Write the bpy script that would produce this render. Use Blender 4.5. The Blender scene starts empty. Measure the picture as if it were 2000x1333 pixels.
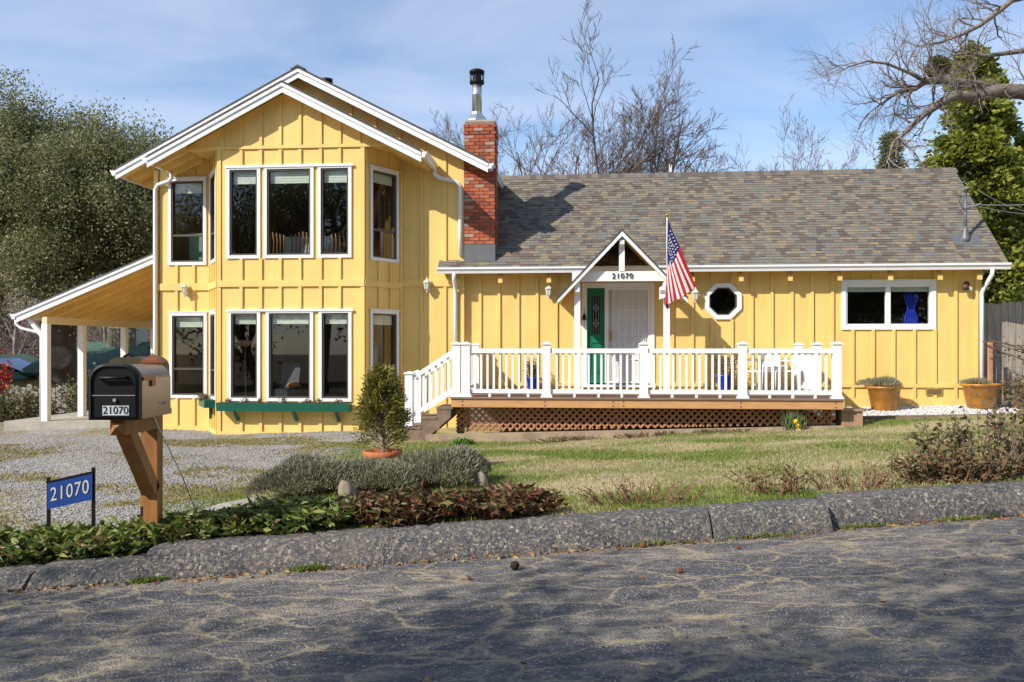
import bpy, math, random
import numpy as np
from mathutils import Vector, Matrix, noise as mnoise

sc = bpy.context.scene
PI = math.pi
TH = 0.09                                   # the house stands turned by about five degrees
CT, ST = math.cos(TH), math.sin(TH)
HY = 18.28

# ------------------------------------------------------------------ camera
cam = bpy.data.cameras.new('camera')
camo = bpy.data.objects.new('camera', cam)
sc.collection.objects.link(camo)
camo.location = (0, 0, 1.6)
camo.rotation_euler = (PI / 2, 0, 0)
cam.sensor_width = 36
cam.lens = 36 * 1680 / 2000
cam.shift_y = 0.0068
cam.clip_end = 900
sc.camera = camo
sc.render.resolution_x, sc.render.resolution_y = 1024, 682

# ------------------------------------------------------------------ sky
W = bpy.data.worlds.new('World')
sc.world = W
W.use_nodes = True
nt = W.node_tree
for n in list(nt.nodes):
    nt.nodes.remove(n)
out = nt.nodes.new('ShaderNodeOutputWorld')
bg = nt.nodes.new('ShaderNodeBackground')
sky = nt.nodes.new('ShaderNodeTexSky')
sky.sky_type = 'NISHITA'
sky.sun_disc = False
sky.sun_elevation = math.radians(37.3)
sky.sun_rotation = math.radians(234.8)
sky.altitude = 600
sky.air_density = 1.0
sky.dust_density = 0.35
sky.ozone_density = 3.2
bg.inputs[1].default_value = 0.15
tc = nt.nodes.new('ShaderNodeTexCoord')
sep = nt.nodes.new('ShaderNodeSeparateXYZ')
nt.links.new(tc.outputs['Generated'], sep.inputs[0])


def wmath(op, a, b):
    m = nt.nodes.new('ShaderNodeMath')
    m.operation = op
    for i, x in enumerate((a, b)):
        if isinstance(x, (int, float)):
            m.inputs[i].default_value = x
        else:
            nt.links.new(x, m.inputs[i])
    return m.outputs[0]


zz = wmath('ADD', wmath('MAXIMUM', sep.outputs[2], 0.0), 0.22)
cmb = nt.nodes.new('ShaderNodeCombineXYZ')
nt.links.new(wmath('DIVIDE', sep.outputs[0], zz), cmb.inputs[0])
nt.links.new(wmath('MULTIPLY', wmath('DIVIDE', sep.outputs[1], zz), 1.7), cmb.inputs[1])
cn = nt.nodes.new('ShaderNodeTexNoise')
cn.inputs['Scale'].default_value = 1.15
cn.inputs['Detail'].default_value = 7
cn.inputs['Roughness'].default_value = 0.52
cn.inputs['Distortion'].default_value = 0.35
nt.links.new(cmb.outputs[0], cn.inputs['Vector'])
cr = nt.nodes.new('ShaderNodeValToRGB')
cr.color_ramp.elements[0].position = 0.34
cr.color_ramp.elements[0].color = (0, 0, 0, 1)
cr.color_ramp.elements[1].position = 0.70
cr.color_ramp.elements[1].color = (0.62, 0.62, 0.62, 1)
nt.links.new(cn.outputs['Fac'], cr.inputs[0])
mx = nt.nodes.new('ShaderNodeMixRGB')
mx.inputs[2].default_value = (4.6, 5.0, 5.9, 1)
nt.links.new(cr.outputs[0], mx.inputs[0])
nt.links.new(sky.outputs[0], mx.inputs[1])
nt.links.new(mx.outputs[0], bg.inputs[0])
nt.links.new(bg.outputs[0], out.inputs[0])

# ------------------------------------------------------------------ sun
sl = bpy.data.lights.new('sun', 'SUN')
sl.energy = 5.0
sl.angle = math.radians(0.53)
sl.color = (1.0, 0.93, 0.82)
so = bpy.data.objects.new('sun', sl)
sc.collection.objects.link(so)
so.rotation_euler = Vector((1.072, 0.757, -1.0)).to_track_quat('-Z', 'Y').to_euler()

sc.view_settings.view_transform = 'Standard'
sc.view_settings.look = 'None'
sc.view_settings.exposure = 0.3
sc.view_settings.gamma = 1.0

COL = sc.collection
RNG = random.Random(7)
NR = np.random.default_rng(11)

# ================================================================== materials
MATS = {}


def mat(name, col, rough=0.7, var=0.12, scale=6.0, bump=0.0, bscale=40.0, metal=0.0, col2=None,
        spec=0.4, island=None, trans=0.0, stretch=None):
    """procedural material: noise-varied colour, fine bump; island = list of colours picked per loose piece"""
    if name in MATS:
        return MATS[name]
    m = bpy.data.materials.new(name)
    m.use_nodes = True
    t = m.node_tree
    b = t.nodes['Principled BSDF']
    b.inputs['Roughness'].default_value = rough
    b.inputs['Metallic'].default_value = metal
    b.inputs['Specular IOR Level'].default_value = spec
    co = t.nodes.new('ShaderNodeTexCoord')
    vec = co.outputs['Object']
    if stretch:
        mp = t.nodes.new('ShaderNodeMapping')
        mp.inputs['Scale'].default_value = stretch
        t.links.new(vec, mp.inputs[0])
        vec = mp.outputs[0]
    nz = t.nodes.new('ShaderNodeTexNoise')
    nz.inputs['Scale'].default_value = scale
    nz.inputs['Detail'].default_value = 6
    nz.inputs['Roughness'].default_value = 0.6
    t.links.new(vec, nz.inputs['Vector'])
    rp = t.nodes.new('ShaderNodeValToRGB')
    c2 = col2 if col2 else tuple(min(1, x * (1 + var)) for x in col)
    c1 = col if col2 else tuple(x * (1 - var) for x in col)
    rp.color_ramp.elements[0].position = 0.32
    rp.color_ramp.elements[1].position = 0.68
    rp.color_ramp.elements[0].color = (*c1, 1)
    rp.color_ramp.elements[1].color = (*c2, 1)
    t.links.new(nz.outputs['Fac'], rp.inputs[0])
    colout = rp.outputs[0]
    if island:
        g = t.nodes.new('ShaderNodeNewGeometry')
        ir = t.nodes.new('ShaderNodeValToRGB')
        ir.color_ramp.interpolation = 'LINEAR'
        while len(ir.color_ramp.elements) < len(island):
            ir.color_ramp.elements.new(0.5)
        for i, c in enumerate(island):
            ir.color_ramp.elements[i].position = i / max(1, len(island) - 1)
            ir.color_ramp.elements[i].color = (*c, 1)
        t.links.new(g.outputs['Random Per Island'], ir.inputs[0])
        mm = t.nodes.new('ShaderNodeMixRGB')
        mm.blend_type = 'MIX'
        mm.inputs[0].default_value = 0.72
        t.links.new(colout, mm.inputs[1])
        t.links.new(ir.outputs[0], mm.inputs[2])
        colout = mm.outputs[0]
    t.links.new(colout, b.inputs['Base Color'])
    if bump:
        bn = t.nodes.new('ShaderNodeTexNoise')
        bn.inputs['Scale'].default_value = bscale
        bn.inputs['Detail'].default_value = 5
        t.links.new(vec, bn.inputs['Vector'])
        bu = t.nodes.new('ShaderNodeBump')
        bu.inputs['Strength'].default_value = bump
        bu.inputs['Distance'].default_value = 0.01
        t.links.new(bn.outputs['Fac'], bu.inputs['Height'])
        t.links.new(bu.outputs[0], b.inputs['Normal'])
    if trans:
        tr = t.nodes.new('ShaderNodeBsdfTranslucent')
        t.links.new(colout, tr.inputs[0])
        ms = t.nodes.new('ShaderNodeMixShader')
        ms.inputs[0].default_value = trans
        t.links.new(b.outputs[0], ms.inputs[1])
        t.links.new(tr.outputs[0], ms.inputs[2])
        t.links.new(ms.outputs[0], t.nodes['Material Output'].inputs[0])
    MATS[name] = m
    return m


YEL = mat('yellow_paint', (0.80, 0.545, 0.175), 0.62, 0.09, 2.6, 0.35, 60, stretch=(1, 1, 0.22))
WHT = mat('white_paint', (0.80, 0.80, 0.79), 0.5, 0.03, 4, 0.05)
GUT = mat('gutter_white', (0.78, 0.79, 0.80), 0.35, 0.03, 3)
VINYL = mat('vinyl_white', (0.82, 0.82, 0.82), 0.4, 0.02, 5)
BRONZE = mat('bronze_frame', (0.10, 0.085, 0.07), 0.45, 0.1, 8, metal=0.3)
BLKM = mat('black_metal', (0.007, 0.007, 0.008), 0.45, 0.1, 8, spec=0.25)
GREEN = mat('green_paint', (0.010, 0.115, 0.075), 0.4, 0.08, 4, 0.05)
DGREEN = mat('door_green', (0.006, 0.16, 0.075), 0.38, 0.08, 4, 0.05)
ROOFD = mat('roof_dark', (0.075, 0.072, 0.07), 0.9, 0.25, 14, 0.5, 60)
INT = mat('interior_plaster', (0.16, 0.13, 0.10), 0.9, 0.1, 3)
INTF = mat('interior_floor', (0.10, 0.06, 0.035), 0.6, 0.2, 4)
CONC = mat('concrete', (0.36, 0.33, 0.28), 0.9, 0.2, 3, 0.4, 50)
CEDARW = mat('deck_redwood', (0.52, 0.28, 0.12), 0.7, 0.14, 3, 0.2, 30, stretch=(1, 6, 6))
DECKB = mat('deck_board', (0.22, 0.145, 0.11), 0.75, 0.16, 4, 0.2, 40, stretch=(1, 8, 8))
LATT = mat('lattice_wood', (0.46, 0.21, 0.095), 0.75, 0.15, 6, 0.1)
OLDW = mat('weathered_wood', (0.20, 0.14, 0.10), 0.85, 0.25, 5, 0.3, 30)
POSTW = mat('treated_post', (0.31, 0.135, 0.038), 0.6, 0.22, 2.5, 0.25, 20, stretch=(5, 5, 0.7))
FENCEW = mat('fence_grey', (0.36, 0.315, 0.265), 0.9, 0.3, 3, 0.5, 25, stretch=(8, 8, 0.8))
BRICKS = [mat('brick_%s' % n, c, 0.85, 0.18, 14, 0.5, 60) for n, c in
          (('red', (0.36, 0.085, 0.040)), ('orange', (0.40, 0.12, 0.055)), ('dark', (0.24, 0.07, 0.042)), ('pale', (0.38, 0.235, 0.175)))]
MORTAR = mat('mortar', (0.24, 0.19, 0.155), 0.95, 0.2, 20, 0.4)
LEAD = mat('lead_flashing', (0.15, 0.155, 0.165), 0.5, 0.1, 5, metal=0.3)
STEEL = mat('galvanised', (0.55, 0.56, 0.57), 0.32, 0.1, 6, metal=0.85)
SHING = [mat('shingle_%s' % n, c, 0.95, 0.22, 40, 0.6, 120) for n, c in
         (('grey', (0.155, 0.14, 0.12)), ('brown', (0.125, 0.10, 0.082)), ('tan', (0.225, 0.185, 0.125)), ('sage', (0.155, 0.16, 0.14)),
          ('dark', (0.105, 0.09, 0.078)), ('taupe', (0.18, 0.15, 0.12)))]
TERRA = mat('terracotta', (0.40, 0.13, 0.05), 0.8, 0.2, 5, 0.2)
GLAZE = mat('mustard_glaze', (0.38, 0.165, 0.025), 0.3, 0.35, 5, 0.1)
BLUEG = mat('blue_glaze', (0.01, 0.045, 0.42), 0.15, 0.2, 5)
SOIL = mat('soil', (0.06, 0.04, 0.028), 0.95, 0.4, 12, 0.6)
BARK = mat('bark', (0.13, 0.10, 0.08), 0.95, 0.35, 6, 0.8, 18, stretch=(1, 1, 0.4))
TWIG = mat('twig', (0.135, 0.10, 0.08), 0.95, 0.25, 4)
TWIGR = mat('twig_red', (0.16, 0.075, 0.05), 0.9, 0.3, 4)
BRASS = mat('brass', (0.55, 0.38, 0.14), 0.3, 0.1, 5, metal=0.9)
LAMPW = mat('lantern_white', (0.62, 0.60, 0.54), 0.45, 0.12, 10)
STONE = mat('stone', (0.27, 0.22, 0.17), 0.9, 0.25, 6, 0.5, 30)
RED = mat('flag_red', (0.50, 0.012, 0.022), 0.75, 0.06, 5, trans=0.25)
WHC = mat('flag_white', (0.80, 0.76, 0.76), 0.75, 0.03, 5, trans=0.25)
NAVY = mat('flag_navy', (0.012, 0.022, 0.12), 0.75, 0.1, 5, trans=0.15)
BLACKN = mat('numeral_black', (0.012, 0.012, 0.012), 0.5, 0.0, 5)
SIGNB = mat('sign_blue', (0.014, 0.055, 0.25), 0.35, 0.05, 4)
SIGNW = mat('sign_white', (0.55, 0.55, 0.52), 0.4, 0.03, 4)
BLIND = mat('bamboo_blind', (0.80, 0.80, 0.66), 0.8, 0.12, 9, stretch=(0.3, 0.3, 8))
CURT = mat('blue_curtain', (0.01, 0.035, 0.45), 0.8, 0.15, 4)


def glass_material():
    m = bpy.data.materials.new('window_glass')
    m.use_nodes = True
    t = m.node_tree
    t.nodes.remove(t.nodes['Principled BSDF'])
    tr = t.nodes.new('ShaderNodeBsdfTransparent')
    tr.inputs[0].default_value = (0.88, 0.91, 0.91, 1)
    gl = t.nodes.new('ShaderNodeBsdfGlossy')
    gl.inputs['Roughness'].default_value = 0.012
    fr = t.nodes.new('ShaderNodeFresnel')
    fr.inputs[0].default_value = 1.75
    ms = t.nodes.new('ShaderNodeMixShader')
    ge = t.nodes.new('ShaderNodeNewGeometry')
    iv = t.nodes.new('ShaderNodeMath')
    iv.operation = 'SUBTRACT'
    iv.inputs[0].default_value = 1.0
    t.links.new(ge.outputs['Backfacing'], iv.inputs[1])
    mu_ = t.nodes.new('ShaderNodeMath')
    mu_.operation = 'MULTIPLY'
    t.links.new(fr.outputs[0], mu_.inputs[0])
    t.links.new(iv.outputs[0], mu_.inputs[1])
    t.links.new(mu_.outputs[0], ms.inputs[0])
    t.links.new(tr.outputs[0], ms.inputs[1])
    t.links.new(gl.outputs[0], ms.inputs[2])
    t.links.new(ms.outputs[0], t.nodes['Material Output'].inputs[0])
    return m


GLASS = glass_material()


# ================================================================== mesh helpers
class MB:
    def __init__(s):
        s.v, s.f, s.m = [], [], []

    def add(s, vs, fs, mi=0):
        o = len(s.v)
        s.v += [tuple(x) for x in vs]
        s.f += [tuple(i + o for i in f) for f in fs]
        s.m += [mi] * len(fs)
        return s

    def hexa(s, p, mi=0):
        return s.add(p, [(3, 2, 1, 0), (4, 5, 6, 7), (0, 1, 5, 4), (1, 2, 6, 5), (2, 3, 7, 6), (3, 0, 4, 7)], mi)

    def box(s, x0, x1, y0, y1, z0, z1, mi=0):
        return s.hexa([(x0, y0, z0), (x1, y0, z0), (x1, y1, z0), (x0, y1, z0),
                       (x0, y0, z1), (x1, y0, z1), (x1, y1, z1), (x0, y1, z1)], mi)

    def prism(s, poly, a0, a1, axis='y', mi=0):
        """poly in the two other axes (x,z for axis y; y,z for axis x; x,y for axis z), extruded a0..a1"""
        n = len(poly)

        def P(p, a):
            return (p[0], a, p[1]) if axis == 'y' else (a, p[0], p[1]) if axis == 'x' else (p[0], p[1], a)
        vs = [P(p, a0) for p in poly] + [P(p, a1) for p in poly]
        fs = [tuple(range(n)), tuple(range(2 * n - 1, n - 1, -1))]
        fs += [(i, (i + 1) % n, n + (i + 1) % n, n + i)[::-1] for i in range(n)]
        return s.add(vs, fs, mi)

    def bar(s, p, q, w, h, up=(0, 0, 1), mi=0):
        p, q = Vector(p), Vector(q)
        d = (q - p).normalized()
        side = d.cross(Vector(up))
        if side.length < 1e-4:
            side = d.cross(Vector((0, 1, 0)))
        side.normalize()
        u = side.cross(d)
        a, b = side * w / 2, u * h / 2
        return s.hexa([p - a - b, p + a - b, q + a - b, q - a - b, p - a + b, p + a + b, q + a + b, q - a + b], mi)

    def tube(s, pts, rad, n=6, cap=True, mi=0):
        pts = [Vector(p) for p in pts]
        if isinstance(rad, (int, float)):
            rad = [rad] * len(pts)
        o = len(s.v)
        ref = None
        for i, p in enumerate(pts):
            d = (pts[min(i + 1, len(pts) - 1)] - pts[max(i - 1, 0)])
            d = d.normalized() if d.length > 1e-9 else Vector((0, 0, 1))
            if ref is None:
                ref = d.orthogonal().normalized()
            ref = (ref - d * ref.dot(d))
            ref = ref.normalized() if ref.length > 1e-6 else d.orthogonal().normalized()
            b = d.cross(ref)
            for k in range(n):
                a = 2 * PI * k / n
                s.v.append(tuple(p + (ref * math.cos(a) + b * math.sin(a)) * rad[i]))
        for i in range(len(pts) - 1):
            for k in range(n):
                k2 = (k + 1) % n
                s.f.append((o + i * n + k, o + i * n + k2, o + (i + 1) * n + k2, o + (i + 1) * n + k))
                s.m.append(mi)
        if cap:
            e = o + (len(pts) - 1) * n
            s.f += [tuple(o + k for k in range(n))[::-1], tuple(e + k for k in range(n))]
            s.m += [mi, mi]
        return s

    def lathe(s, prof, c=(0, 0, 0), n=20, mi=0):
        o = len(s.v)
        for r, z in prof:
            for k in range(n):
                a = 2 * PI * k / n
                s.v.append((c[0] + r * math.cos(a), c[1] + r * math.sin(a), c[2] + z))
        for i in range(len(prof) - 1):
            for k in range(n):
                k2 = (k + 1) % n
                s.f.append((o + i * n + k, o + i * n + k2, o + (i + 1) * n + k2, o + (i + 1) * n + k))
                s.m.append(mi)
        e = o + (len(prof) - 1) * n
        s.f += [tuple(o + k for k in range(n))[::-1], tuple(e + k for k in range(n))]
        s.m += [mi, mi]
        return s


def H(u, v, z=0.0):
    return (u * CT + v * ST, HY - u * ST + v * CT, z)


def link(name, me, parent=None):
    o = bpy.data.objects.new(name, me)
    COL.objects.link(o)
    if parent is not None:
        o.parent = parent
    return o


def mesh(name, mb, mats, smooth=False, off=(0, 0, 0)):
    me = bpy.data.meshes.new(name)
    vs = [(x - off[0], y - off[1], z - off[2]) for x, y, z in mb.v] if off != (0, 0, 0) else mb.v
    me.from_pydata(vs, [], mb.f)
    for m in (mats if isinstance(mats, (list, tuple)) else [mats]):
        me.materials.append(m)
    if any(mb.m):
        me.polygons.foreach_set('material_index', mb.m)
    if smooth:
        me.polygons.foreach_set('use_smooth', [True] * len(me.polygons))
    me.update()
    return me


def thing(name, label, cat, base, house=True, group=None, rz=0.0):
    """an Empty at the thing's base; base in house axes (u,v,z) or in world axes"""
    o = bpy.data.objects.new(name, None)
    COL.objects.link(o)
    o.location = H(*base) if house else base
    o.rotation_euler = (0, 0, (-TH if house else 0) + rz)
    o['label'] = label
    o['category'] = cat
    if group:
        o['group'] = group
    o['b'] = tuple(float(x) for x in base)
    return o


def root_of(o):
    while o.parent:
        o = o.parent
    return o


def part(parent, name, mb, mats, smooth=False, rel=False, label=None):
    """mesh child; coordinates are the frame's own unless rel (already relative to the thing's base)"""
    off = (0, 0, 0) if rel else tuple(root_of(parent)['b'])
    o = link(name, mesh(name, mb, mats, smooth, off), parent)
    if label:
        o['label'] = label
    return o


def tag(o, label=None, cat=None, group=None, kind=None):
    for k, x in (('label', label), ('category', cat), ('group', group), ('kind', kind)):
        if x:
            o[k] = x
    return o


def bx(*a):
    return MB().box(*a)


def np_mesh(name, V, F, mats, smooth=False):
    """V (n,3), F (m,k) arrays"""
    me = bpy.data.meshes.new(name)
    V = np.asarray(V, dtype=np.float32)
    F = np.asarray(F, dtype=np.int32)
    k = F.shape[1]
    me.vertices.add(len(V))
    me.vertices.foreach_set('co', V.ravel())
    me.loops.add(F.size)
    me.loops.foreach_set('vertex_index', F.ravel())
    me.polygons.add(len(F))
    me.polygons.foreach_set('loop_start', np.arange(0, F.size, k, dtype=np.int32))
    if smooth:
        me.polygons.foreach_set('use_smooth', np.ones(len(F), dtype=bool))
    for m in (mats if isinstance(mats, (list, tuple)) else [mats]):
        me.materials.append(m)
    me.update(calc_edges=True)
    me.validate()
    return me


def leaf_mesh(name, P, D, L, Wd, m, droop=0.25):
    """leaves: six-point folded blades at points P along directions D"""
    n = len(P)
    D = D / (np.linalg.norm(D, axis=1, keepdims=True) + 1e-9)
    R = NR.normal(size=(n, 3))
    S = np.cross(D, R)
    S /= (np.linalg.norm(S, axis=1, keepdims=True) + 1e-9)
    N = np.cross(S, D)
    L = np.broadcast_to(np.asarray(L, dtype=float).reshape(-1, 1), (n, 1))
    Wd = np.broadcast_to(np.asarray(Wd, dtype=float).reshape(-1, 1), (n, 1))
    a = P
    b = P + D * L * .45 + S * Wd * .5 + N * Wd * .12
    c = P + D * L - N * L * droop
    d = P + D * L * .45 - S * Wd * .5 + N * Wd * .12
    V = np.stack([a, b, c, d], 1).reshape(-1, 3)
    i = np.arange(n, dtype=np.int32)[:, None] * 4
    F = np.concatenate([i + np.array([[0, 1, 2]]), i + np.array([[0, 2, 3]])], 0)
    return np_mesh(name, V, F, m)


def text_mesh(s, size, m, depth=0.004, sx=1.0, space=1.0):
    cu = bpy.data.curves.new('numerals', 'FONT')
    cu.body = s
    cu.size = size
    cu.extrude = depth
    cu.space_character = space
    cu.align_x = 'CENTER'
    cu.align_y = 'CENTER'
    t = bpy.data.objects.new('numerals', cu)
    COL.objects.link(t)
    dg = bpy.context.evaluated_depsgraph_get()
    me = bpy.data.meshes.new_from_object(t.evaluated_get(dg))
    bpy.data.objects.remove(t)
    me.materials.clear()
    me.materials.append(m)
    for v in me.vertices:
        v.co = (v.co.x * sx, -v.co.z, v.co.y)          # upright, facing -Y
    me.update()
    return me


# ================================================================== ground
def sstep(a, b, x):
    t = min(1.0, max(0.0, (x - a) / (b - a)))
    return t * t * (3 - 2 * t)


def bumpy(x, y):
    return 0.018 * math.sin(x * 1.3 + 0.7 * y) + 0.014 * math.sin(2.1 * y - 0.6 * x) + 0.008 * math.sin(4.3 * x + 3.1 * y)


def terrain(x, y):
    q = y - 0.135 * x
    t = sstep(6.6, 16.8, q)
    zn = 0.195 + 0.04 * x - 0.115 * sstep(-1.6, -3.4, x)
    zf = -0.075 + (0.047 if x > 0 else 0.014) * x
    return zn * (1 - t) + zf * t + bumpy(x, y) * sstep(7.0, 8.0, q)


def edge_x(q):
    """where gravel gives way to lawn"""
    pts = [(6.5, -2.6), (8.6, -3.05), (10.3, -2.85), (11.5, -2.55), (14.5, -2.45), (17.0, -2.6), (25, -2.6)]
    for (a, x0), (b, x1) in zip(pts, pts[1:]):
        if q <= b:
            return x0 + (x1 - x0) * max(0, (q - a) / (b - a))
    return pts[-1][1]


def sheet(name, q0, q1, nq, xa, xb, nx, m, dz=0.0):
    V, F = [], []
    for i in range(nq + 1):
        q = q0 + (q1 - q0) * i / nq
        a, b = (xa(q) if callable(xa) else xa), (xb(q) if callable(xb) else xb)
        for j in range(nx + 1):
            x = a + (b - a) * j / nx
            y = q + 0.135 * x
            V.append((x, y, terrain(x, y) + dz))
    for i in range(nq):
        for j in range(nx):
            k = i * (nx + 1) + j
            F.append((k, k + 1, k + nx + 2, k + nx + 1))
    o = link(name, np_mesh(name, V, F, m, True))
    o['kind'] = 'structure'
    return o


def node_mat(name, build, rough=0.9):
    m = bpy.data.materials.new(name)
    m.use_nodes = True
    t = m.node_tree
    b = t.nodes['Principled BSDF']
    b.inputs['Roughness'].default_value = rough
    b.inputs['Specular IOR Level'].default_value = 0.25
    co = t.nodes.new('ShaderNodeTexCoord')

    def tex(kind, scale, vec=None, **kw):
        n = t.nodes.new('ShaderNodeTex' + kind)
        n.inputs['Scale'].default_value = scale
        for k, x in kw.items():
            if k in n.inputs:
                n.inputs[k].default_value = x
            else:
                setattr(n, k, x)
        t.links.new(vec or co.outputs['Object'], n.inputs['Vector'])
        return n

    def ramp(x, stops):
        r = t.nodes.new('ShaderNodeValToRGB')
        while len(r.color_ramp.elements) < len(stops):
            r.color_ramp.elements.new(0.5)
        for e, (p, c) in zip(r.color_ramp.elements, stops):
            e.position = p
            e.color = (*c, 1) if isinstance(c, tuple) else (c, c, c, 1)
        t.links.new(x, r.inputs[0])
        return r.outputs[0]

    def mix(f, a, c, mode='MIX'):
        n = t.nodes.new('ShaderNodeMixRGB')
        n.blend_type = mode
        for i, x in enumerate((f, a, c)):
            if isinstance(x, (int, float)):
                n.inputs[i].default_value = x
            elif isinstance(x, tuple):
                n.inputs[i].default_value = (*x, 1)
            else:
                t.links.new(x, n.inputs[i])
        return n.outputs[0]

    def bump(h, strength, dist=0.01):
        n = t.nodes.new('ShaderNodeBump')
        n.inputs['Strength'].default_value = strength
        n.inputs['Distance'].default_value = dist
        t.links.new(h, n.inputs['Height'])
        t.links.new(n.outputs[0], b.inputs['Normal'])

    def mapping(scale, rot=0.0):
        n = t.nodes.new('ShaderNodeMapping')
        n.inputs['Scale'].default_value = scale
        n.inputs['Rotation'].default_value = (0, 0, rot)
        t.links.new(co.outputs['Object'], n.inputs[0])
        return n.outputs[0]
    build(t, b, tex, ramp, mix, bump, mapping)
    return m


def b_asphalt(t, b, tex, ramp, mix, bump, mapping):
    warp = tex('Noise', 2.3, Detail=7, Roughness=0.65)
    vec = t.nodes.new('ShaderNodeMixRGB')
    vec.blend_type = 'ADD'
    vec.inputs[0].default_value = 0.5
    t.links.new(mapping((0.75, 1.5, 1), 0.13), vec.inputs[1])
    t.links.new(warp.outputs['Color'], vec.inputs[2])
    cr1 = tex('Voronoi', 2.1, vec.outputs[0], feature='DISTANCE_TO_EDGE')
    cr2 = tex('Voronoi', 4.6, vec.outputs[0], feature='DISTANCE_TO_EDGE')
    agg = tex('Voronoi', 62)
    agg2 = tex('Voronoi', 120)
    fine = tex('Noise', 60, Detail=5, Roughness=0.7)
    wear = tex('Noise', 0.8, mapping((0.6, 1.8, 1), 0.13), Detail=9, Roughness=0.7)
    wear2 = tex('Noise', 6.5, mapping((0.7, 1.3, 1), 0.13), Detail=8, Roughness=0.75)
    base = ramp(fine.outputs['Fac'], [(0.3, (0.045, 0.045, 0.052)), (0.7, (0.105, 0.103, 0.108))])
    speck = ramp(agg.outputs['Color'], [(0.78, 0.0), (0.95, 1.0)])
    base = mix(speck, base, (0.22, 0.21, 0.195))
    speck2 = ramp(agg2.outputs['Color'], [(0.82, 0.0), (0.92, 1.0)])
    base = mix(speck2, base, (0.48, 0.46, 0.43))
    dust = ramp(wear.outputs['Fac'], [(0.42, 0.0), (0.66, 0.85)])
    dust2 = ramp(wear2.outputs['Fac'], [(0.40, 0.0), (0.60, 1.0)])
    d = mix(1.0, dust, dust2, 'MULTIPLY')
    base = mix(d, base, (0.34, 0.30, 0.235))
    brk = ramp(wear2.outputs['Fac'], [(0.36, 0.35), (0.52, 1.0)])
    c1 = mix(1.0, ramp(cr1.outputs['Distance'], [(0.0, 1.0), (0.02, 0.8), (0.06, 0.0)]), brk, 'MULTIPLY')
    c2 = mix(1.0, ramp(cr2.outputs['Distance'], [(0.0, 0.85), (0.075, 0.0)]), mix(1.0, dust2, brk, 'MULTIPLY'), 'MULTIPLY')
    base = mix(c2, base, (0.27, 0.225, 0.165))
    base = mix(c1, base, (0.31, 0.26, 0.175))
    t.links.new(base, b.inputs['Base Color'])
    h = mix(0.5, agg.outputs['Distance'], wear2.outputs['Fac'])
    h = mix(c1, h, (0.0, 0.0, 0.0))
    bump(h, 0.9, 0.02)


def b_kerb(t, b, tex, ramp, mix, bump, mapping):
    a = tex('Voronoi', 42)
    a2 = tex('Voronoi', 85)
    n = tex('Noise', 3, Detail=6)
    n2 = tex('Noise', 40, Detail=4)
    st = ramp(a.outputs['Color'], [(0.2, (0.055, 0.057, 0.062)), (0.5, (0.11, 0.11, 0.11)), (0.75, (0.23, 0.19, 0.135)), (0.95, (0.44, 0.40, 0.33))])
    fine = ramp(a2.outputs['Color'], [(0.3, (0.04, 0.042, 0.05)), (0.75, (0.13, 0.125, 0.12)), (0.95, (0.34, 0.31, 0.27))])
    c = mix(ramp(n2.outputs['Fac'], [(0.4, 0.0), (0.6, 1.0)]), st, fine)
    c = mix(ramp(n.outputs['Fac'], [(0.5, 0.0), (0.8, 0.5)]), c, (0.19, 0.165, 0.13))
    t.links.new(c, b.inputs['Base Color'])
    bump(mix(0.5, a2.outputs['Distance'], n2.outputs['Fac']), 0.7, 0.012)


def b_gravel(t, b, tex, ramp, mix, bump, mapping):
    a = tex('Voronoi', 34)
    a2 = tex('Voronoi', 16)
    n = tex('Noise', 0.55, mapping((1, 0.8, 1), 0.6), Detail=7, Roughness=0.62)
    n2 = tex('Noise', 7, Detail=5)
    st = ramp(a.outputs['Color'], [(0.1, (0.14, 0.135, 0.13)), (0.5, (0.28, 0.265, 0.245)), (0.9, (0.46, 0.44, 0.41))])
    st2 = ramp(a2.outputs['Color'], [(0.1, (0.18, 0.17, 0.16)), (0.9, (0.42, 0.39, 0.35))])
    c = mix(0.35, st, st2)
    moss = mix(1.0, ramp(n.outputs['Fac'], [(0.50, 0.0), (0.64, 1.0)]), ramp(n2.outputs['Fac'], [(0.35, 0.25), (0.6, 1.0)]), 'MULTIPLY')
    c = mix(moss, c, (0.21, 0.175, 0.045))
    t.links.new(c, b.inputs['Base Color'])
    bump(mix(0.5, a.outputs['Distance'], a2.outputs['Distance']), 1.0, 0.03)


def b_lawn(t, b, tex, ramp, mix, bump, mapping):
    n = tex('Noise', 0.6, mapping((0.8, 1.5, 1)), Detail=6, Roughness=0.6)
    n2 = tex('Noise', 22, Detail=5)
    c = ramp(n.outputs['Fac'], [(0.36, (0.10, 0.155, 0.022)), (0.48, (0.19, 0.21, 0.05)), (0.56, (0.40, 0.33, 0.18)), (0.72, (0.50, 0.42, 0.26))])
    c = mix(0.35, c, ramp(n2.outputs['Fac'], [(0.3, (0.10, 0.09, 0.03)), (0.7, (0.36, 0.31, 0.15))]))
    t.links.new(c, b.inputs['Base Color'])
    bump(n2.outputs['Fac'], 0.9, 0.03)


def b_white_gravel(t, b, tex, ramp, mix, bump, mapping):
    a = tex('Voronoi', 24)
    c = ramp(a.outputs['Color'], [(0.1, (0.34, 0.33, 0.32)), (0.5, (0.58, 0.57, 0.55)), (0.9, (0.78, 0.78, 0.76))])
    t.links.new(c, b.inputs['Base Color'])
    bump(a.outputs['Distance'], 1.0, 0.03)


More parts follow.
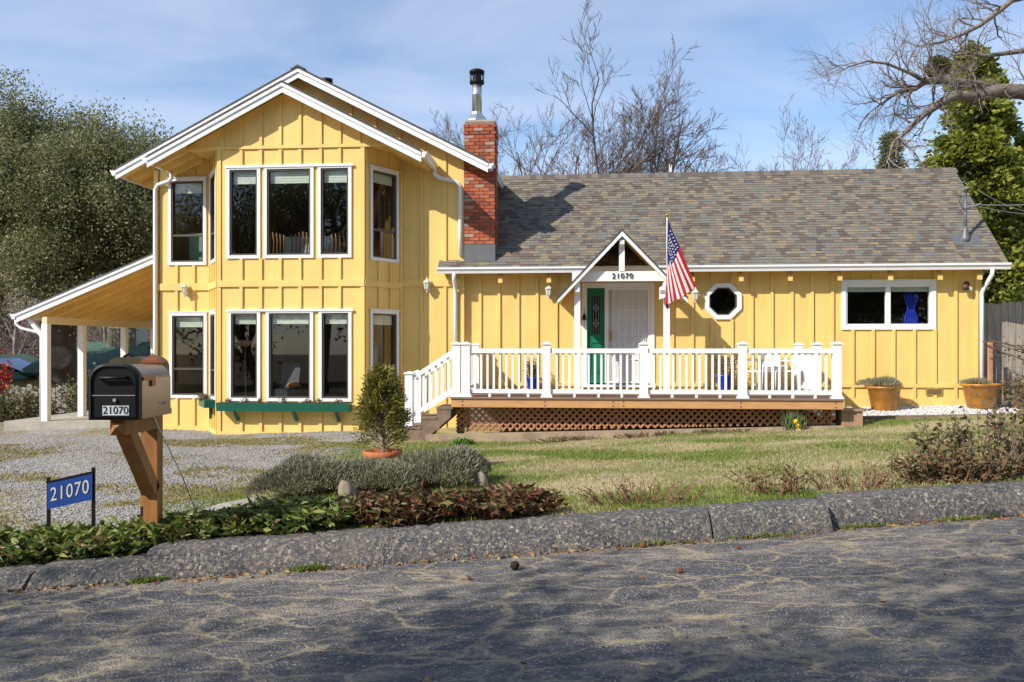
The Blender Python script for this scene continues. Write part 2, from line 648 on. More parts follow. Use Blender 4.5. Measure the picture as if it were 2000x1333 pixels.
def b_earth(t, b, tex, ramp, mix, bump, mapping):
    n = tex('Noise', 1.5, Detail=8)
    c = ramp(n.outputs['Fac'], [(0.3, (0.10, 0.075, 0.05)), (0.55, (0.17, 0.135, 0.085)), (0.75, (0.12, 0.13, 0.05))])
    t.links.new(c, b.inputs['Base Color'])
    bump(n.outputs['Fac'], 0.8, 0.05)


ASPH = node_mat('asphalt', b_asphalt)
KERBM = node_mat('kerb_asphalt', b_kerb)
GRAV = node_mat('gravel', b_gravel)
LAWNM = node_mat('lawn_ground', b_lawn)
WGRAV = node_mat('white_gravel', b_white_gravel)
EARTH = node_mat('earth', b_earth)

# far ground: one big sheet, falling away behind on the left, then a hillside
V, F = [], []
xs = sorted(set([-400, -250, -160, -110, -80] + list(range(-60, 61, 4)) + [80, 110, 160, 250, 400]))
ys = sorted(set([-300, -150, -80, -40] + list(range(-20, 101, 4)) + [130, 180, 260, 400, 700]))
for y in ys:
    for x in xs:
        z = -0.55 + 0.03 * min(20, max(-20, x))
        left = sstep(2, -14, x)
        z -= 1.1 * sstep(21, 28, y) * left
        z += (9.0 * sstep(42, 95, y) + 14 * sstep(95, 260, y)) * (0.35 + 0.65 * left) * (0.8 + 0.25 * math.sin(x * .11))
        V.append((x, y, z))
nx = len(xs)
for i in range(len(ys) - 1):
    for j in range(nx - 1):
        k = i * nx + j
        F.append((k, k + 1, k + nx + 1, k + nx))
link('ground', np_mesh('ground', V, F, EARTH, True))['kind'] = 'structure'

# road, gently climbing to the right
V, F = [], []
for i, q in enumerate((-0.9, 1, 3, 5, 6.72)):
    for j in range(13):
        x = -36 + 6 * j
        V.append((x, q + 0.135 * x, 0.04 * x))
for i in range(4):
    for j in range(12):
        k = i * 13 + j
        F.append((k, k + 1, k + 14, k + 13))
link('road', np_mesh('road', V, F, ASPH))['kind'] = 'structure'

V, F = [], []
for i, q in enumerate((-42, -20, -8, -0.6)):
    for j in range(13):
        x = -36 + 6 * j
        V.append((x, q + 0.135 * x, 0.04 * x - 0.02))
for i in range(3):
    for j in range(12):
        k = i * 13 + j
        F.append((k, k + 1, k + 14, k + 13))
link('far_verge', np_mesh('far_verge', V, F, EARTH))['kind'] = 'structure'

sheet('lawn', 7.0, 22, 60, edge_x, 17.0, 60, LAWNM)
sheet('gravel_driveway', 7.0, 26, 60, -24.0, lambda q: edge_x(q) + 0.05, 60, GRAV, -0.006)

# rolled asphalt kerb in cast lengths
kerb = bpy.data.objects.new('kerb', None)
COL.objects.link(kerb)
kerb['kind'] = 'structure'
prof = [(6.64, -0.03), (6.648, 0.03), (6.70, 0.11), (6.75, 0.172), (6.785, 0.196), (6.83, 0.208), (6.93, 0.214), (7.04, 0.21), (7.06, 0.19), (7.06, -0.1)]
kr = random.Random(3)
for xa, xb, dq, dzk in ((-8.0, -3.52, 0.0, -0.145), (-3.5, -2.74, 0.02, -0.125), (-2.72, 1.60, 0.0, 0.0), (1.615, 2.60, -0.02, 0.01), (2.63, 5.0, 0.10, 0.02), (5.02, 9, 0.08, 0.02)):
    mb = MB()
    n = max(4, int((xb - xa) / 0.06))
    V, F = [], []
    for i in range(n + 1):
        x = xa + (xb - xa) * i / n
        endd = min(i, n - i)
        for q, z in prof:
            w = 0.007 * (kr.random() - .5) if 0 < z < 0.3 else 0
            r = 0.008 if (endd == 0 and z > 0.05) else 0
            qq = q + dq + w + 0.012 * math.sin(x * 3.1 + q * 5)
            V.append((x, qq + 0.135 * x, 0.04 * x + z * (1 + dzk * 3.4) + w - r))
    m_ = len(prof)
    for i in range(n):
        for j in range(m_ - 1):
            k = i * m_ + j
            F.append((k, k + m_, k + m_ + 1, k + 1))
    me = bpy.data.meshes.new('kerb_segment')
    nv_ = len(V)
    V += V[:m_] + V[n * m_:n * m_ + m_]
    me.from_pydata(V, [], F + [tuple(range(nv_, nv_ + m_)), tuple(range(nv_ + m_, nv_ + 2 * m_))[::-1]])
    me.materials.append(KERBM)
    me.polygons.foreach_set('use_smooth', [len(p.vertices) == 4 for p in me.polygons])
    link('kerb_segment', me, kerb)


# ================================================================== the house
house = thing('house', 'yellow board-and-batten house with white trim, bay windows and long shingled wing', 'house', (0, 0, 0))


class Fr:
    """a wall face: a runs along it, n stands out of it"""

    def __init__(s, o, e):
        s.o = o
        L = math.hypot(e[0] - o[0], e[1] - o[1])
        s.L = L
        s.d = ((e[0] - o[0]) / L, (e[1] - o[1]) / L)
        s.n = (s.d[1], -s.d[0])

    def p(s, a, n, z):
        return (s.o[0] + s.d[0] * a + s.n[0] * n, s.o[1] + s.d[1] * a + s.n[1] * n, z)


def fbox(mb, fr, a0, a1, n0, n1, z0, z1, mi=0):
    p = fr.p
    return mb.hexa([p(a0, n1, z0), p(a1, n1, z0), p(a1, n0, z0), p(a0, n0, z0),
                    p(a0, n1, z1), p(a1, n1, z1), p(a1, n0, z1), p(a0, n0, z1)], mi)


def fpoly(mb, fr, poly, n0, n1, mi=0):
    k = len(poly)
    vs = [fr.p(a, n1, z) for a, z in poly] + [fr.p(a, n0, z) for a, z in poly]
    fs = [tuple(range(k)), tuple(range(2 * k - 1, k - 1, -1))] + [(i, (i + 1) % k, k + (i + 1) % k, k + i)[::-1] for i in range(k)]
    return mb.add(vs, fs, mi)


def holed_wall(name, fr, a0, a1, z0, z1, holes, th=0.12, m=YEL, parent=None):
    As = sorted(set([a0, a1] + [h[0] for h in holes] + [h[1] for h in holes]))
    mb = MB()
    As = [a for a in As if a0 <= a <= a1]
    for b0, b1 in zip(As, As[1:]):
        c = (b0 + b1) / 2
        z = z0
        for h in sorted([h for h in holes if h[0] < c < h[1]], key=lambda h: h[2]):
            if h[2] > z:
                fbox(mb, fr, b0, b1, -th, 0, z, h[2])
            z = max(z, h[3])
        if z < z1:
            fbox(mb, fr, b0, b1, -th, 0, z, z1)
    return part(parent or house, name, mb, m)


def battens(wall, fr, As, z0, z1, blocks=(), w=0.06):
    """one batten strip per run between the openings; z1 may be a function of a"""
    for a in As:
        top = z1(a) if callable(z1) else z1
        z = z0
        bl = sorted([b for b in blocks if b[0] - w / 2 < a < b[1] + w / 2], key=lambda b: b[2])
        spans = []
        for b in bl:
            if min(b[2], top) - z > 0.03:
                spans.append((z, min(b[2], top)))
            z = max(z, b[3])
        if top - z > 0.03:
            spans.append((z, top))
        for s0, s1 in spans:
            part(wall, 'batten', fbox(MB(), fr, a - w / 2, a + w / 2, 0.001, 0.032, s0, s1), YEL)


def band(wall, fr, a0, a1, z0, z1, n=0.036, name='trim_band'):
    part(wall, name, fbox(MB(), fr, a0, a1, 0.001, n, z0, z1), YEL)


def window(fr, a0, a1, z0, z1, split=None, blind=0.2, casing=0.065, frame=BRONZE, head=True, mull=None, name='window'):
    mb = MB()
    c = casing
    fbox(mb, fr, a0 - c, a0, -0.05, 0.032, z0 - c, z1 + c)
    fbox(mb, fr, a1, a1 + c, -0.05, 0.032, z0 - c, z1 + c)
    fbox(mb, fr, a0, a1, -0.05, 0.032, z1, z1 + c)
    fbox(mb, fr, a0, a1, -0.05, 0.032, z0 - c, z0)
    if head:
        fbox(mb, fr, a0 - c - 0.03, a1 + c + 0.03, 0.0, 0.045, z1 + c + 0.001, z1 + c + 0.028)
    w = part(house, name, mb, WHT)
    fw = 0.034
    mb = MB()
    fbox(mb, fr, a0 + .001, a0 + fw, -0.09, 0.012, z0 + .001, z1 - .001)
    fbox(mb, fr, a1 - fw, a1 - .001, -0.09, 0.012, z0 + .001, z1 - .001)
    fbox(mb, fr, a0 + fw, a1 - fw, -0.09, 0.012, z1 - fw, z1 - .001)
    fbox(mb, fr, a0 + fw, a1 - fw, -0.09, 0.012, z0 + .001, z0 + fw)
    part(w, 'frame', mb, frame)
    panes = [(a0 + fw, a1 - fw, z0 + fw, z1 - fw, -0.035)]
    if split:
        zs = z0 + (z1 - z0) * split
        part(w, 'meeting_rail', fbox(MB(), fr, a0 + fw, a1 - fw, -0.06, 0.004, zs - 0.022, zs + 0.022), frame)
        panes = [(a0 + fw, a1 - fw, zs + .022, z1 - fw, -0.05), (a0 + fw, a1 - fw, z0 + fw, zs - .022, -0.02)]
    if mull:
        part(w, 'mullion', fbox(MB(), fr, mull - 0.045, mull + 0.045, -0.07, 0.014, z0 + fw, z1 - fw), frame)
        panes = [(a0 + fw, mull - .045, z0 + fw, z1 - fw, -0.045), (mull + .045, a1 - fw, z0 + fw, z1 - fw, -0.03)]
    for b0, b1, y0, y1, n in panes:
        part(w, 'pane', fbox(MB(), fr, b0, b1, n - 0.005, n, y0, y1), GLASS)
    if blind:
        mb = MB()
        k = 5
        for i in range(k):
            y1 = z1 - fw - blind * i / k
            fbox(mb, fr, a0 + .045, a1 - .045, -0.085 - .006 * (i % 2), -0.075, y1 - blind / k + .004, y1)
        part(w, 'blind', mb, BLIND)
    return w


def hole(a0, a1, z0, z1, g=0.0):
    return (a0 - g, a1 + g, z0 - g, z1 + g)


PM = 0.514                                           # main roof pitch
UC = -4.524                                          # ridge of both gables
main_top = lambda u: 7.575 - PM * abs(u - UC)        # top of the big roof
front_top = lambda u: 6.985 - PM * abs(u - UC)

# ---- two-storey front wall
fm = Fr((-7.859, -0.1), (-1.03, -0.1))
A = lambda u: u + 7.859
WL = [(A(-7.484), A(-6.75), 3.479, 5.247), (A(-7.461), A(-6.739), 0.571, 2.307)]
bayhole = (A(-6.611), A(-2.354), -0.4, 5.70)
wall_main = holed_wall('front_wall_left', fm, 0, bayhole[0], -0.4, 5.55, WL)
holed_wall('front_wall_right', fm, bayhole[1], fm.L, -0.4, 5.55, [])
mb = MB()
fpoly(mb, fm, [(0, 5.55), (fm.L, 5.55)] + [(A(u), main_top(u) - 0.13) for u in (-1.03, UC, -7.859)], -0.12, 0)
part(wall_main, 'gable_wall', mb, YEL)
for h in WL:
    window(fm, *h, split=0.33, blind=0.22)
blk = [hole(*h, 0.066) for h in WL] + [(bayhole[0] - .02, bayhole[1] + .02, -1, 5.72)]
band(wall_main, fm, 0.06, bayhole[0] - .0, 2.86, 3.01)
band(wall_main, fm, bayhole[1] + .0, fm.L - 0.06, 2.91, 3.07)
band(wall_main, fm, 0.0, bayhole[0], -0.4, -0.10, 0.03, 'base_board')
band(wall_main, fm, bayhole[1], fm.L, -0.4, -0.10, 0.03, 'base_board')
left_b = [A(x) for x in (-7.36, -6.97)]
battens(wall_main, fm, left_b, -0.1, 2.86, blk)
battens(wall_main, fm, left_b, 3.01, lambda a: 5.5, blk)
right_b = [A(x) for x in (-2.02, -1.62, -1.27)]
battens(wall_main, fm, [A(-1.92), A(-1.42)], -0.1, 2.91, blk)
battens(wall_main, fm, [A(-1.92), A(-1.42)], 3.07, lambda a: main_top(a - 7.859) - 0.24, blk)
battens(wall_main, fm, [A(UC + .53 * k) for k in (-5, -4, 2, 3, 4, 5)], 5.72, lambda a: main_top(a - 7.859) - 0.24, [])
part(wall_main, 'corner_board', fbox(MB(), fm, -0.02, 0.07, 0.001, 0.024, -0.4, 5.5), YEL)
part(wall_main, 'corner_board', fbox(MB(), fm, fm.L - 0.07, fm.L + 0.02, 0.001, 0.024, -0.1, 5.6), YEL)

# ---- other walls of the tall block and its rooms
mb = MB()
mb.prism([(-0.1, -0.4), (8, -0.4), (8, 5.6), (-0.1, 5.6)], -7.859, -7.74, 'x')
part(house, 'left_side_wall', mb, YEL)
mb = MB().prism([(0.021, -0.4), (8, -0.4), (8, 5.6), (0.021, 5.6)], -1.15, -1.031, 'x')
part(house, 'right_side_wall', mb, YEL)
mb = MB().prism([(-7.739, -0.4), (-1.151, -0.4), (-1.151, 5.6), (UC, main_top(UC) - .13), (-7.739, 5.6)], 7.88, 8.0, 'y')
part(house, 'back_wall', mb, YEL)
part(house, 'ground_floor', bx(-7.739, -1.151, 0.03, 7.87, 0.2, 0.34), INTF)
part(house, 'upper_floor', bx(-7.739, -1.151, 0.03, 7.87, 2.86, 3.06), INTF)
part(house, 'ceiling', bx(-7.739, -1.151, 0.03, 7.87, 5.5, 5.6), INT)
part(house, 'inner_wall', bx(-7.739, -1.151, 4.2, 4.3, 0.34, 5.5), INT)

# ---- bay
B0, B1, B2, B3 = (-6.611, -0.1), (-6.014, -1.05), (-2.917, -1.05), (-2.354, -0.1)
ff, fl, frr = Fr(B1, B2), Fr(B0, B1), Fr(B2, B3)
AB = lambda u: u + 6.014
ups = [(AB(-5.751), AB(-5.162), 3.507, 5.27), (AB(-4.956), AB(-4.038), 3.507, 5.27), (AB(-3.824), AB(-3.247), 3.507, 5.27)]
los = [(AB(-5.718), AB(-5.162), 0.573, 2.315), (AB(-4.913), AB(-4.049), 0.573, 2.315), (AB(-3.802), AB(-3.247), 0.573, 2.315)]
wall_bay = holed_wall('bay_front_wall', ff, 0, ff.L, -0.4, 5.70, ups + los)
for grp, cap in ((ups, 0.07), (los, 0.07)):
    for h in grp:
        window(ff, *h, blind=0.19 if grp is los else 0.25, head=False)
    part(wall_bay, 'window_header', fbox(MB(), ff, grp[0][0] - .10, grp[2][1] + .10, 0.033, 0.05, grp[0][3] + .035, grp[0][3] + .085), WHT)
    part(wall_bay, 'window_header', fbox(MB(), ff, grp[0][0] - .066, grp[2][1] + .066, 0.0, 0.031, grp[0][3] + .066, grp[0][3] + .084), WHT)
bb = [AB(x) for x in (-5.5, -5.086, -4.674, -4.258, -3.829, -3.428)]
bblk = [hole(*h, 0.066) for h in ups + los] + [(ups[0][0], ups[2][1], 5.3, 5.36), (los[0][0], los[2][1], 2.35, 2.41)]
battens(wall_bay, ff, bb, -0.12, 2.86, bblk)
battens(wall_bay, ff, bb, 2.99, 5.67, bblk)
band(wall_bay, ff, 0, ff.L, 2.86, 2.99)
band(wall_bay, ff, 0, ff.L, -0.4, -0.12, 0.03, 'base_board')
part(wall_bay, 'corner_board', fbox(MB(), ff, -0.005, 0.075, 0.001, 0.024, -0.12, 5.70), YEL)
part(wall_bay, 'corner_board', fbox(MB(), ff, ff.L - 0.075, ff.L + 0.005, 0.001, 0.024, -0.12, 5.70), YEL)
for f2, nm in ((fl, 'bay_left_wall'), (frr, 'bay_right_wall')):
    sh = [(0.21, 0.92, 3.47, 5.26), (0.21, 0.92, 0.573, 2.315)]
    w2 = holed_wall(nm, f2, 0, f2.L, -0.4, 5.70, sh)
    for h in sh:
        window(f2, *h, split=0.32, blind=0.2)
    b2 = [hole(*h, 0.066) for h in sh]
    battens(w2, f2, [0.05, 0.40, 0.74, 1.06], -0.12, 2.86, b2)
    battens(w2, f2, [0.05, 0.40, 0.74, 1.06], 2.99, 5.68, b2)
    band(w2, f2, 0, f2.L, 2.86, 2.99)
    band(w2, f2, 0, f2.L, -0.4, -0.12, 0.03, 'base_board')
bp = [(B0[0] + .1, 0.02), (B1[0] + .1, B1[1] + .13), (B2[0] - .1, B2[1] + .13), (B3[0] - .1, 0.02)]
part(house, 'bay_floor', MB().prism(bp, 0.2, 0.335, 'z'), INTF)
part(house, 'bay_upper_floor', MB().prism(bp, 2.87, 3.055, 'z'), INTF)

# ---- front gable box over the bay: it oversails the splayed corners
GL, GR = -6.675, -2.375
fg = Fr((GL, -1.05), (GR, -1.05))
AG = lambda u: u - GL
mb = MB()
fpoly(mb, fg, [(0, 5.703), (fg.L, 5.703)] + [(AG(u), front_top(u) - 0.12) for u in (GR, UC, GL)], -0.10, 0.004)
gw = part(house, 'front_gable_wall', mb, YEL)
battens(gw, fg, [AG(x) for x in (-6.3, -5.9, -5.5, -5.086, -4.674, -4.258, -3.829, -3.428, -3.02, -2.65)], 5.76, lambda a: front_top(a + GL) - 0.14)
part(gw, 'trim_band', fbox(MB(), fg, 0.0, fg.L, 0.005, 0.034, 5.69, 5.755), YEL)
part(gw, 'soffit', bx(GL, GR, -0.948, -0.1, 5.703, 5.73), YEL)

# ---- roofs of the tall block


def gable_roof(top, half, v0, v1, name, fascia_v):
    """two slopes: shingle slab over yellow boards; white rake boards in two steps; returns the shingle object"""
    mb, ms, mf, mt = MB(), MB(), MB(), MB()
    for s in (-1, 1):
        e, c = UC + s * half, UC
        mb.prism([(c, top(c)), (e, top(e)), (e, top(e) - .045), (c, top(c) - .045)][::s], v0 - .03, v1, 'y')
        ms.prism([(c, top(c) - .046), (e, top(e) - .046), (e, top(e) - .10), (c, top(c) - .10)][::s], v0 + .03, v1, 'y')
    r = part(house, name, mb, ROOFD)
    part(r, 'roof_boards', ms, YEL)
    for s in (-1, 1):
        e, c = UC + s * half, UC
        part(r, 'rake_fascia', MB().prism([(c, top(c) - .05), (e, top(e) - .05), (e, top(e) - .235), (c, top(c) - .235)][::s], v0, v0 + .03, 'y'), WHT)
        part(r, 'rake_trim', MB().prism([(c, top(c) - .028), (e, top(e) - .028), (e, top(e) - .115), (c, top(c) - .115)][::s], v0 - .025, v0 - .001, 'y'), WHT)
    return r


roof_main = gable_roof(main_top, 4.06, -0.43, 8.3, 'main_gable_roof', 0)
roof_front = gable_roof(front_top, 2.84, -1.38, -0.11, 'front_gable_roof', 0)
part(roof_main, 'ridge_cap', MB().prism([(UC - .16, main_top(UC) - .05), (UC, main_top(UC) + .035), (UC + .16, main_top(UC) - .05)][::-1], -0.46, 8.2, 'y'), ROOFD)
for (u, v, h, r) in ((-5.95, 1.0, 0.34, 0.07), (-4.40, 1.2, 0.30, 0.09)):
    part(roof_main, 'roof_vent', MB().lathe([(r, -.2), (r, h - .08), (r * 1.5, h - .08), (r * 1.5, h)], (u, v, main_top(u)), 12), BLKM, True)


def rafters(roof, top, half, vs, wall_l, wall_r, sides=(-1, 1)):
    for v in vs:
        for s in sides:
            e = UC + s * (half - .03)
            w = wall_l if s < 0 else wall_r
            mb = MB().prism([(w, top(w) - .101), (e, top(e) - .101), (e, top(e) - .22), (w, top(w) - .28)][::s], v - .022, v + .022, 'y')
            part(roof, 'rafter', mb, YEL)


rafters(roof_front, front_top, 2.84, (-1.15, -0.75, -0.35), GL + .02, GR - .02)
rafters(roof_main, main_top, 4.06, [0.1 + .6 * k for k in range(6)], -7.86, -1.03)


def gutter(parent, name, p0, p1, w=0.115, h=0.125, side=1):
    """K-profile trough from p0 to p1 (top inner edge); side: which way it stands out"""
    p0, p1 = Vector(p0), Vector(p1)
    d = (p1 - p0).normalized()
    o = Vector((d.y, -d.x, 0)) * side
    prof = [(0, 0), (0, -h), (w * .62, -h), (w * .72, -h * .62), (w, -h * .32), (w, 0), (w - .012, 0), (w - .012, -.02), (.012, -.02), (.012, 0)]
    n = len(prof)
    vs = [p + o * a + Vector((0, 0, b)) for p in (p0, p1) for a, b in prof]
    fs = [tuple(range(n)), tuple(range(2 * n - 1, n - 1, -1))] + [(i, n + i, n + (i + 1) % n, (i + 1) % n) for i in range(n)]
    return part(parent, name, MB().add(vs, fs), GUT)


for s in (-1, 1):
    e = UC + s * 4.06
    gutter(roof_main, 'eave_gutter', (e, -0.44, main_top(e) - .03), (e, 8.3, main_top(e) - .03), side=s)
    e = UC + s * 2.84
    gutter(roof_front, 'eave_gutter', (e, -1.39, front_top(e) - .02), (e, -0.12, front_top(e) - .02), side=s)


def downspout(pts, name='downspout'):
    part(house, name, MB().tube(pts, 0.042, 8), GUT, True)


downspout([(-7.42, -0.25, 5.42), (-7.42, -0.22, 5.30), (-7.50, -0.19, 5.24), (-7.76, -0.18, 5.16), (-7.82, -0.17, 5.06), (-7.825, -0.165, 4.9), (-7.825, -0.165, 2.0), (-7.825, -0.165, -0.12)])
downspout([(-1.62, -0.25, 5.40), (-1.62, -0.22, 5.27), (-1.52, -0.19, 5.20), (-1.18, -0.18, 5.13), (-1.09, -0.17, 5.02), (-1.085, -0.165, 4.85), (-1.085, -0.165, 4.2), (-1.085, -0.165, 3.56)])

# ---- the long wing
fw = Fr((-1.03, 0.0), (9.558, 0.0))
AW = lambda u: u + 1.03
DOOR = (AW(1.486), AW(2.993), 0.826, 2.972)
RW = (AW(6.875), AW(8.57), 2.06, 2.885)
OC = (4.404, 2.569, 0.30)
oct_h = (AW(OC[0] - OC[2]), AW(OC[0] + OC[2]), OC[1] - OC[2], OC[1] + OC[2])
wall_wing = holed_wall('wing_front_wall', fw, 0, fw.L, -0.2, 3.30, [DOOR, RW, oct_h])
window(fw, *RW, mull=AW(7.72), blind=0.10, casing=0.085, frame=VINYL)
# corners of the octagon opening, its casing and pane
R0, R1, R2 = 0.30 / math.cos(PI / 8), 0.375 / math.cos(PI / 8), 0.285 / math.cos(PI / 8)
octp = lambda r: [(AW(OC[0]) + r * math.cos(PI / 8 + k * PI / 4), OC[1] + r * math.sin(PI / 8 + k * PI / 4)) for k in range(8)]


def oct_ring(ro, ri, n0, n1):
    mb = MB()
    a, b = octp(ro), octp(ri)
    for k in range(8):
        k2 = (k + 1) % 8
        fpoly(mb, fw, [a[k], a[k2], b[k2], b[k]], n0, n1)
    return mb


ow = part(house, 'octagon_window', oct_ring(R1, R2, -0.08, 0.04), WHT)
mb = MB()
for sx in (-1, 1):
    for sz in (-1, 1):
        a0, z0 = AW(OC[0]), OC[1]
        tri = [(a0 + sx * .30, z0 + sz * .30), (a0 + sx * .30, z0 + sz * .11), (a0 + sx * .11, z0 + sz * .30)]
        fpoly(mb, fw, tri if sx * sz < 0 else tri[::-1], -0.11, -0.001)
part(ow, 'corner_filler', mb, YEL)
part(ow, 'frame', oct_ring(R2 - .001, R2 - 0.03, -0.06, 0.02), BRONZE)
mb = MB()
fpoly(mb, fw, octp(R2 - .03), -0.035, -0.03)
part(ow, 'pane', mb, GLASS)
wb = [AW(-0.68 + .405 * k) for k in range(26) if -0.68 + .405 * k < 9.5]
wblk = [hole(*DOOR, 0.02), hole(*RW, 0.086), (oct_h[0] - .075, oct_h[1] + .075, oct_h[2] - .075, oct_h[3] + .075)]
battens(wall_wing, fw, wb, 0.87, 3.14, wblk)
battens(wall_wing, fw, wb, 0.575, 0.795, wblk)
band(wall_wing, fw, 0.05, DOOR[0] - .02, 0.795, 0.87)
band(wall_wing, fw, DOOR[1] + .02, fw.L, 0.795, 0.87)
band(wall_wing, fw, 7.05, fw.L, -0.2, 0.575, 0.03, 'base_board')
part(wall_wing, 'under_deck_shade_band', fbox(MB(), fw, 0.05, 7.049, 0.001, 0.03, -0.2, 0.70), mat('under_deck_shade_grey', (0.16, 0.14, 0.12), 0.9, 0.2, 4))  # dark foundation band added; its grey stands in for shade under the deck
fv = part(house, 'foundation_vent', fbox(MB(), fw, AW(8.45), AW(8.77), 0.024, 0.034, 0.64, 0.787), mat('vent_tan', (0.40, 0.25, 0.07), 0.6, 0.1))
part(fv, 'louvre', fbox(MB(), fw, AW(8.475), AW(8.745), 0.035, 0.042, 0.665, 0.762), mat('vent_screen', (0.14, 0.10, 0.05), 0.8, 0.3, 60))
part(house, 'wing_end_wall', MB().prism([(0.001, -0.2), (4.6, -0.2), (4.6, 3.3), (2.3, 5.45), (0.001, 3.3)], 9.44, 9.556, 'x'), YEL)
part(house, 'wing_back_wall', bx(-1.02, 9.43, 4.48, 4.6, -0.2, 3.3), YEL)
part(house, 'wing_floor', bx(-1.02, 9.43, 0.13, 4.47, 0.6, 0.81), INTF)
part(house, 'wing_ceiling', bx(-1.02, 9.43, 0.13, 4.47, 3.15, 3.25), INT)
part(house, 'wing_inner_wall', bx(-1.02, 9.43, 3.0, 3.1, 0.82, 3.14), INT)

# wing roof: sheathing, then every shingle tab in its course
PW = 0.935
E0V, E0Z, RV = -0.30, 3.285, 2.30
wz = lambda v: E0Z + PW * (v - E0V)
UL, UR = -1.545, 9.94
mb = MB()
for u0, u1, v0 in ((UL, -1.035, E0V), (-1.03, UR, E0V)):
    v1 = -0.105 if u0 == UL else RV
    mb.prism([(v0, wz(v0) - .02), (v0, wz(v0) - .07), (v1, wz(v1) - .07), (v1, wz(v1) - .02)], u0, u1, 'x')
roof_wing = part(house, 'wing_roof', mb, ROOFD)
part(roof_wing, 'back_slope', MB().prism([(RV, wz(RV) - .01), (RV, wz(RV) - .07), (5.0, wz(RV) - 2.6), (5.0, wz(RV) - 2.53)], -1.03, UR, 'x'), ROOFD)
mb = MB().prism([(E0V + .03, wz(E0V + .03) - .071), (0.0, wz(0) - .071), (0.0, wz(0) - .09), (E0V + .03, wz(E0V + .03) - .09)][::-1], -1.0, UR - .03, 'x')
part(roof_wing, 'eave_boards', mb, YEL)
NROW = 38
sl_len = math.hypot(RV - E0V, wz(RV) - wz(E0V))
ex = sl_len / NROW
du, dz_ = (RV - E0V) / sl_len, (wz(RV) - wz(E0V)) / sl_len
nv, nz_ = -dz_, du
rs = random.Random(21)
weights = [0, 0, 1, 1, 2, 2, 3, 3, 4, 5, 5]


def tab(u0, u1, row, th):
    s0, s1 = row * ex - .003, (row + 1) * ex + .004

    def P(u, s, t):
        return (u, E0V + du * s + nv * t, wz(E0V) + dz_ * s + nz_ * t)
    return [P(u0, s0, .0), P(u1, s0, .0), P(u1, s0, th + .004), P(u0, s0, th + .004), P(u0, s1, 0.0), P(u1, s1, 0.0), P(u0, s1, -.01), P(u1, s1, -.01)], \
        [(0, 1, 2, 3), (3, 2, 5, 4), (0, 3, 4, 6), (1, 7, 5, 2)]


big = MB()
cnt = 0
for row in range(NROW):
    u = UL - rs.random() * .15 if row * ex * du + E0V < -0.16 else -1.028
    end = UR
    while u < end:
        w = rs.choice((0.10, 0.12, 0.15, 0.18, 0.21))
        u1 = min(u + w, end)
        if u1 > UL + .02:
            vs, fs = tab(max(u, UL), u1 - .003, row, 0.003 + .006 * rs.random())
            k = rs.choice(weights)
            if row < 4 and cnt < 290:
                part(roof_wing, 'shingle', MB().add(vs, fs), SHING[k])
                cnt += 1
            else:
                big.add(vs, fs, k)
        u = u1
tag(part(roof_wing, 'shingle_courses', big, SHING), kind='stuff')
for k in range(74):
    u0 = -0.95 + .1475 * k
    vs = []
    for (uu, lift) in ((u0, .022), (u0 + .165, .006)):
        for vv, zz_ in ((RV - .13, -.122), (RV, 0.0), (RV + .13, -.122)):
            vs.append((uu, vv, wz(RV) + zz_ + lift))
        for vv, zz_ in ((RV - .13, -.122), (RV, 0.0), (RV + .13, -.122)):
            vs.append((uu, vv, wz(RV) + zz_ + lift - .012))
    fs = [(0, 1, 7, 6), (1, 2, 8, 7), (0, 3, 4, 1), (1, 4, 5, 2), (6, 7, 10, 9), (7, 8, 11, 10), (0, 6, 9, 3), (2, 5, 11, 8)]
    part(roof_wing, 'ridge_shingle', MB().add(vs, fs), SHING[rs.choice((0, 4, 5))])
gutter(roof_wing, 'eave_gutter', (UL, E0V - .005, E0Z + .0), (UR, E0V - .005, E0Z + .0), side=1)
for u in (-0.222, 0.797, 1.78, 2.76, 3.75, 4.731, 5.711, 6.691, 7.681, 8.642, 9.40):
    part(roof_wing, 'rafter_tail', MB().prism([(E0V + .02, 2.965), (E0V + .02, 3.06), (0.0, 3.31), (0.0, 3.20)], u - .045, u + .045, 'x'), YEL)
downspout([(-1.19, -0.36, 3.17), (-1.19, -0.35, 3.05), (-1.19, -0.22, 2.92), (-1.19, -0.17, 2.82), (-1.19, -0.16, 2.7), (-1.19, -0.16, 0.75)])
downspout([(9.60, -0.36, 3.18), (9.60, -0.35, 3.06), (9.56, -0.14, 2.84), (9.53, -0.06, 2.72), (9.53, -0.055, 2.6), (9.53, -0.055, 0.40)])

# ---- chimney: every brick laid round a mortar core
ch = part(house, 'chimney', bx(-0.985, -0.36, -0.135, 0.49, 3.3, 6.385), MORTAR)
part(ch, 'flashing', bx(-1.0, -0.342, -0.155, 0.3, 3.40, 3.79), LEAD)
rowh = 0.0748
bl = MB().box(0, 0.205, 0, 0.095, 0, 0.064)
bmeshes = [mesh('brick', bl, m) for m in BRICKS]
bs = MB().box(-0.095, 0, 0, 0.205, 0, 0.064)
smeshes = [mesh('brick', bs, m) for m in BRICKS]
hb = [mesh('brick', MB().box(0, 0.098, 0, 0.095, 0, 0.064), m) for m in BRICKS]
rb = random.Random(5)
pick = lambda: rb.choice((0, 0, 0, 1, 1, 2, 2, 3))


def brick(me, loc):
    o = link('brick', me, ch)
    o.location = loc


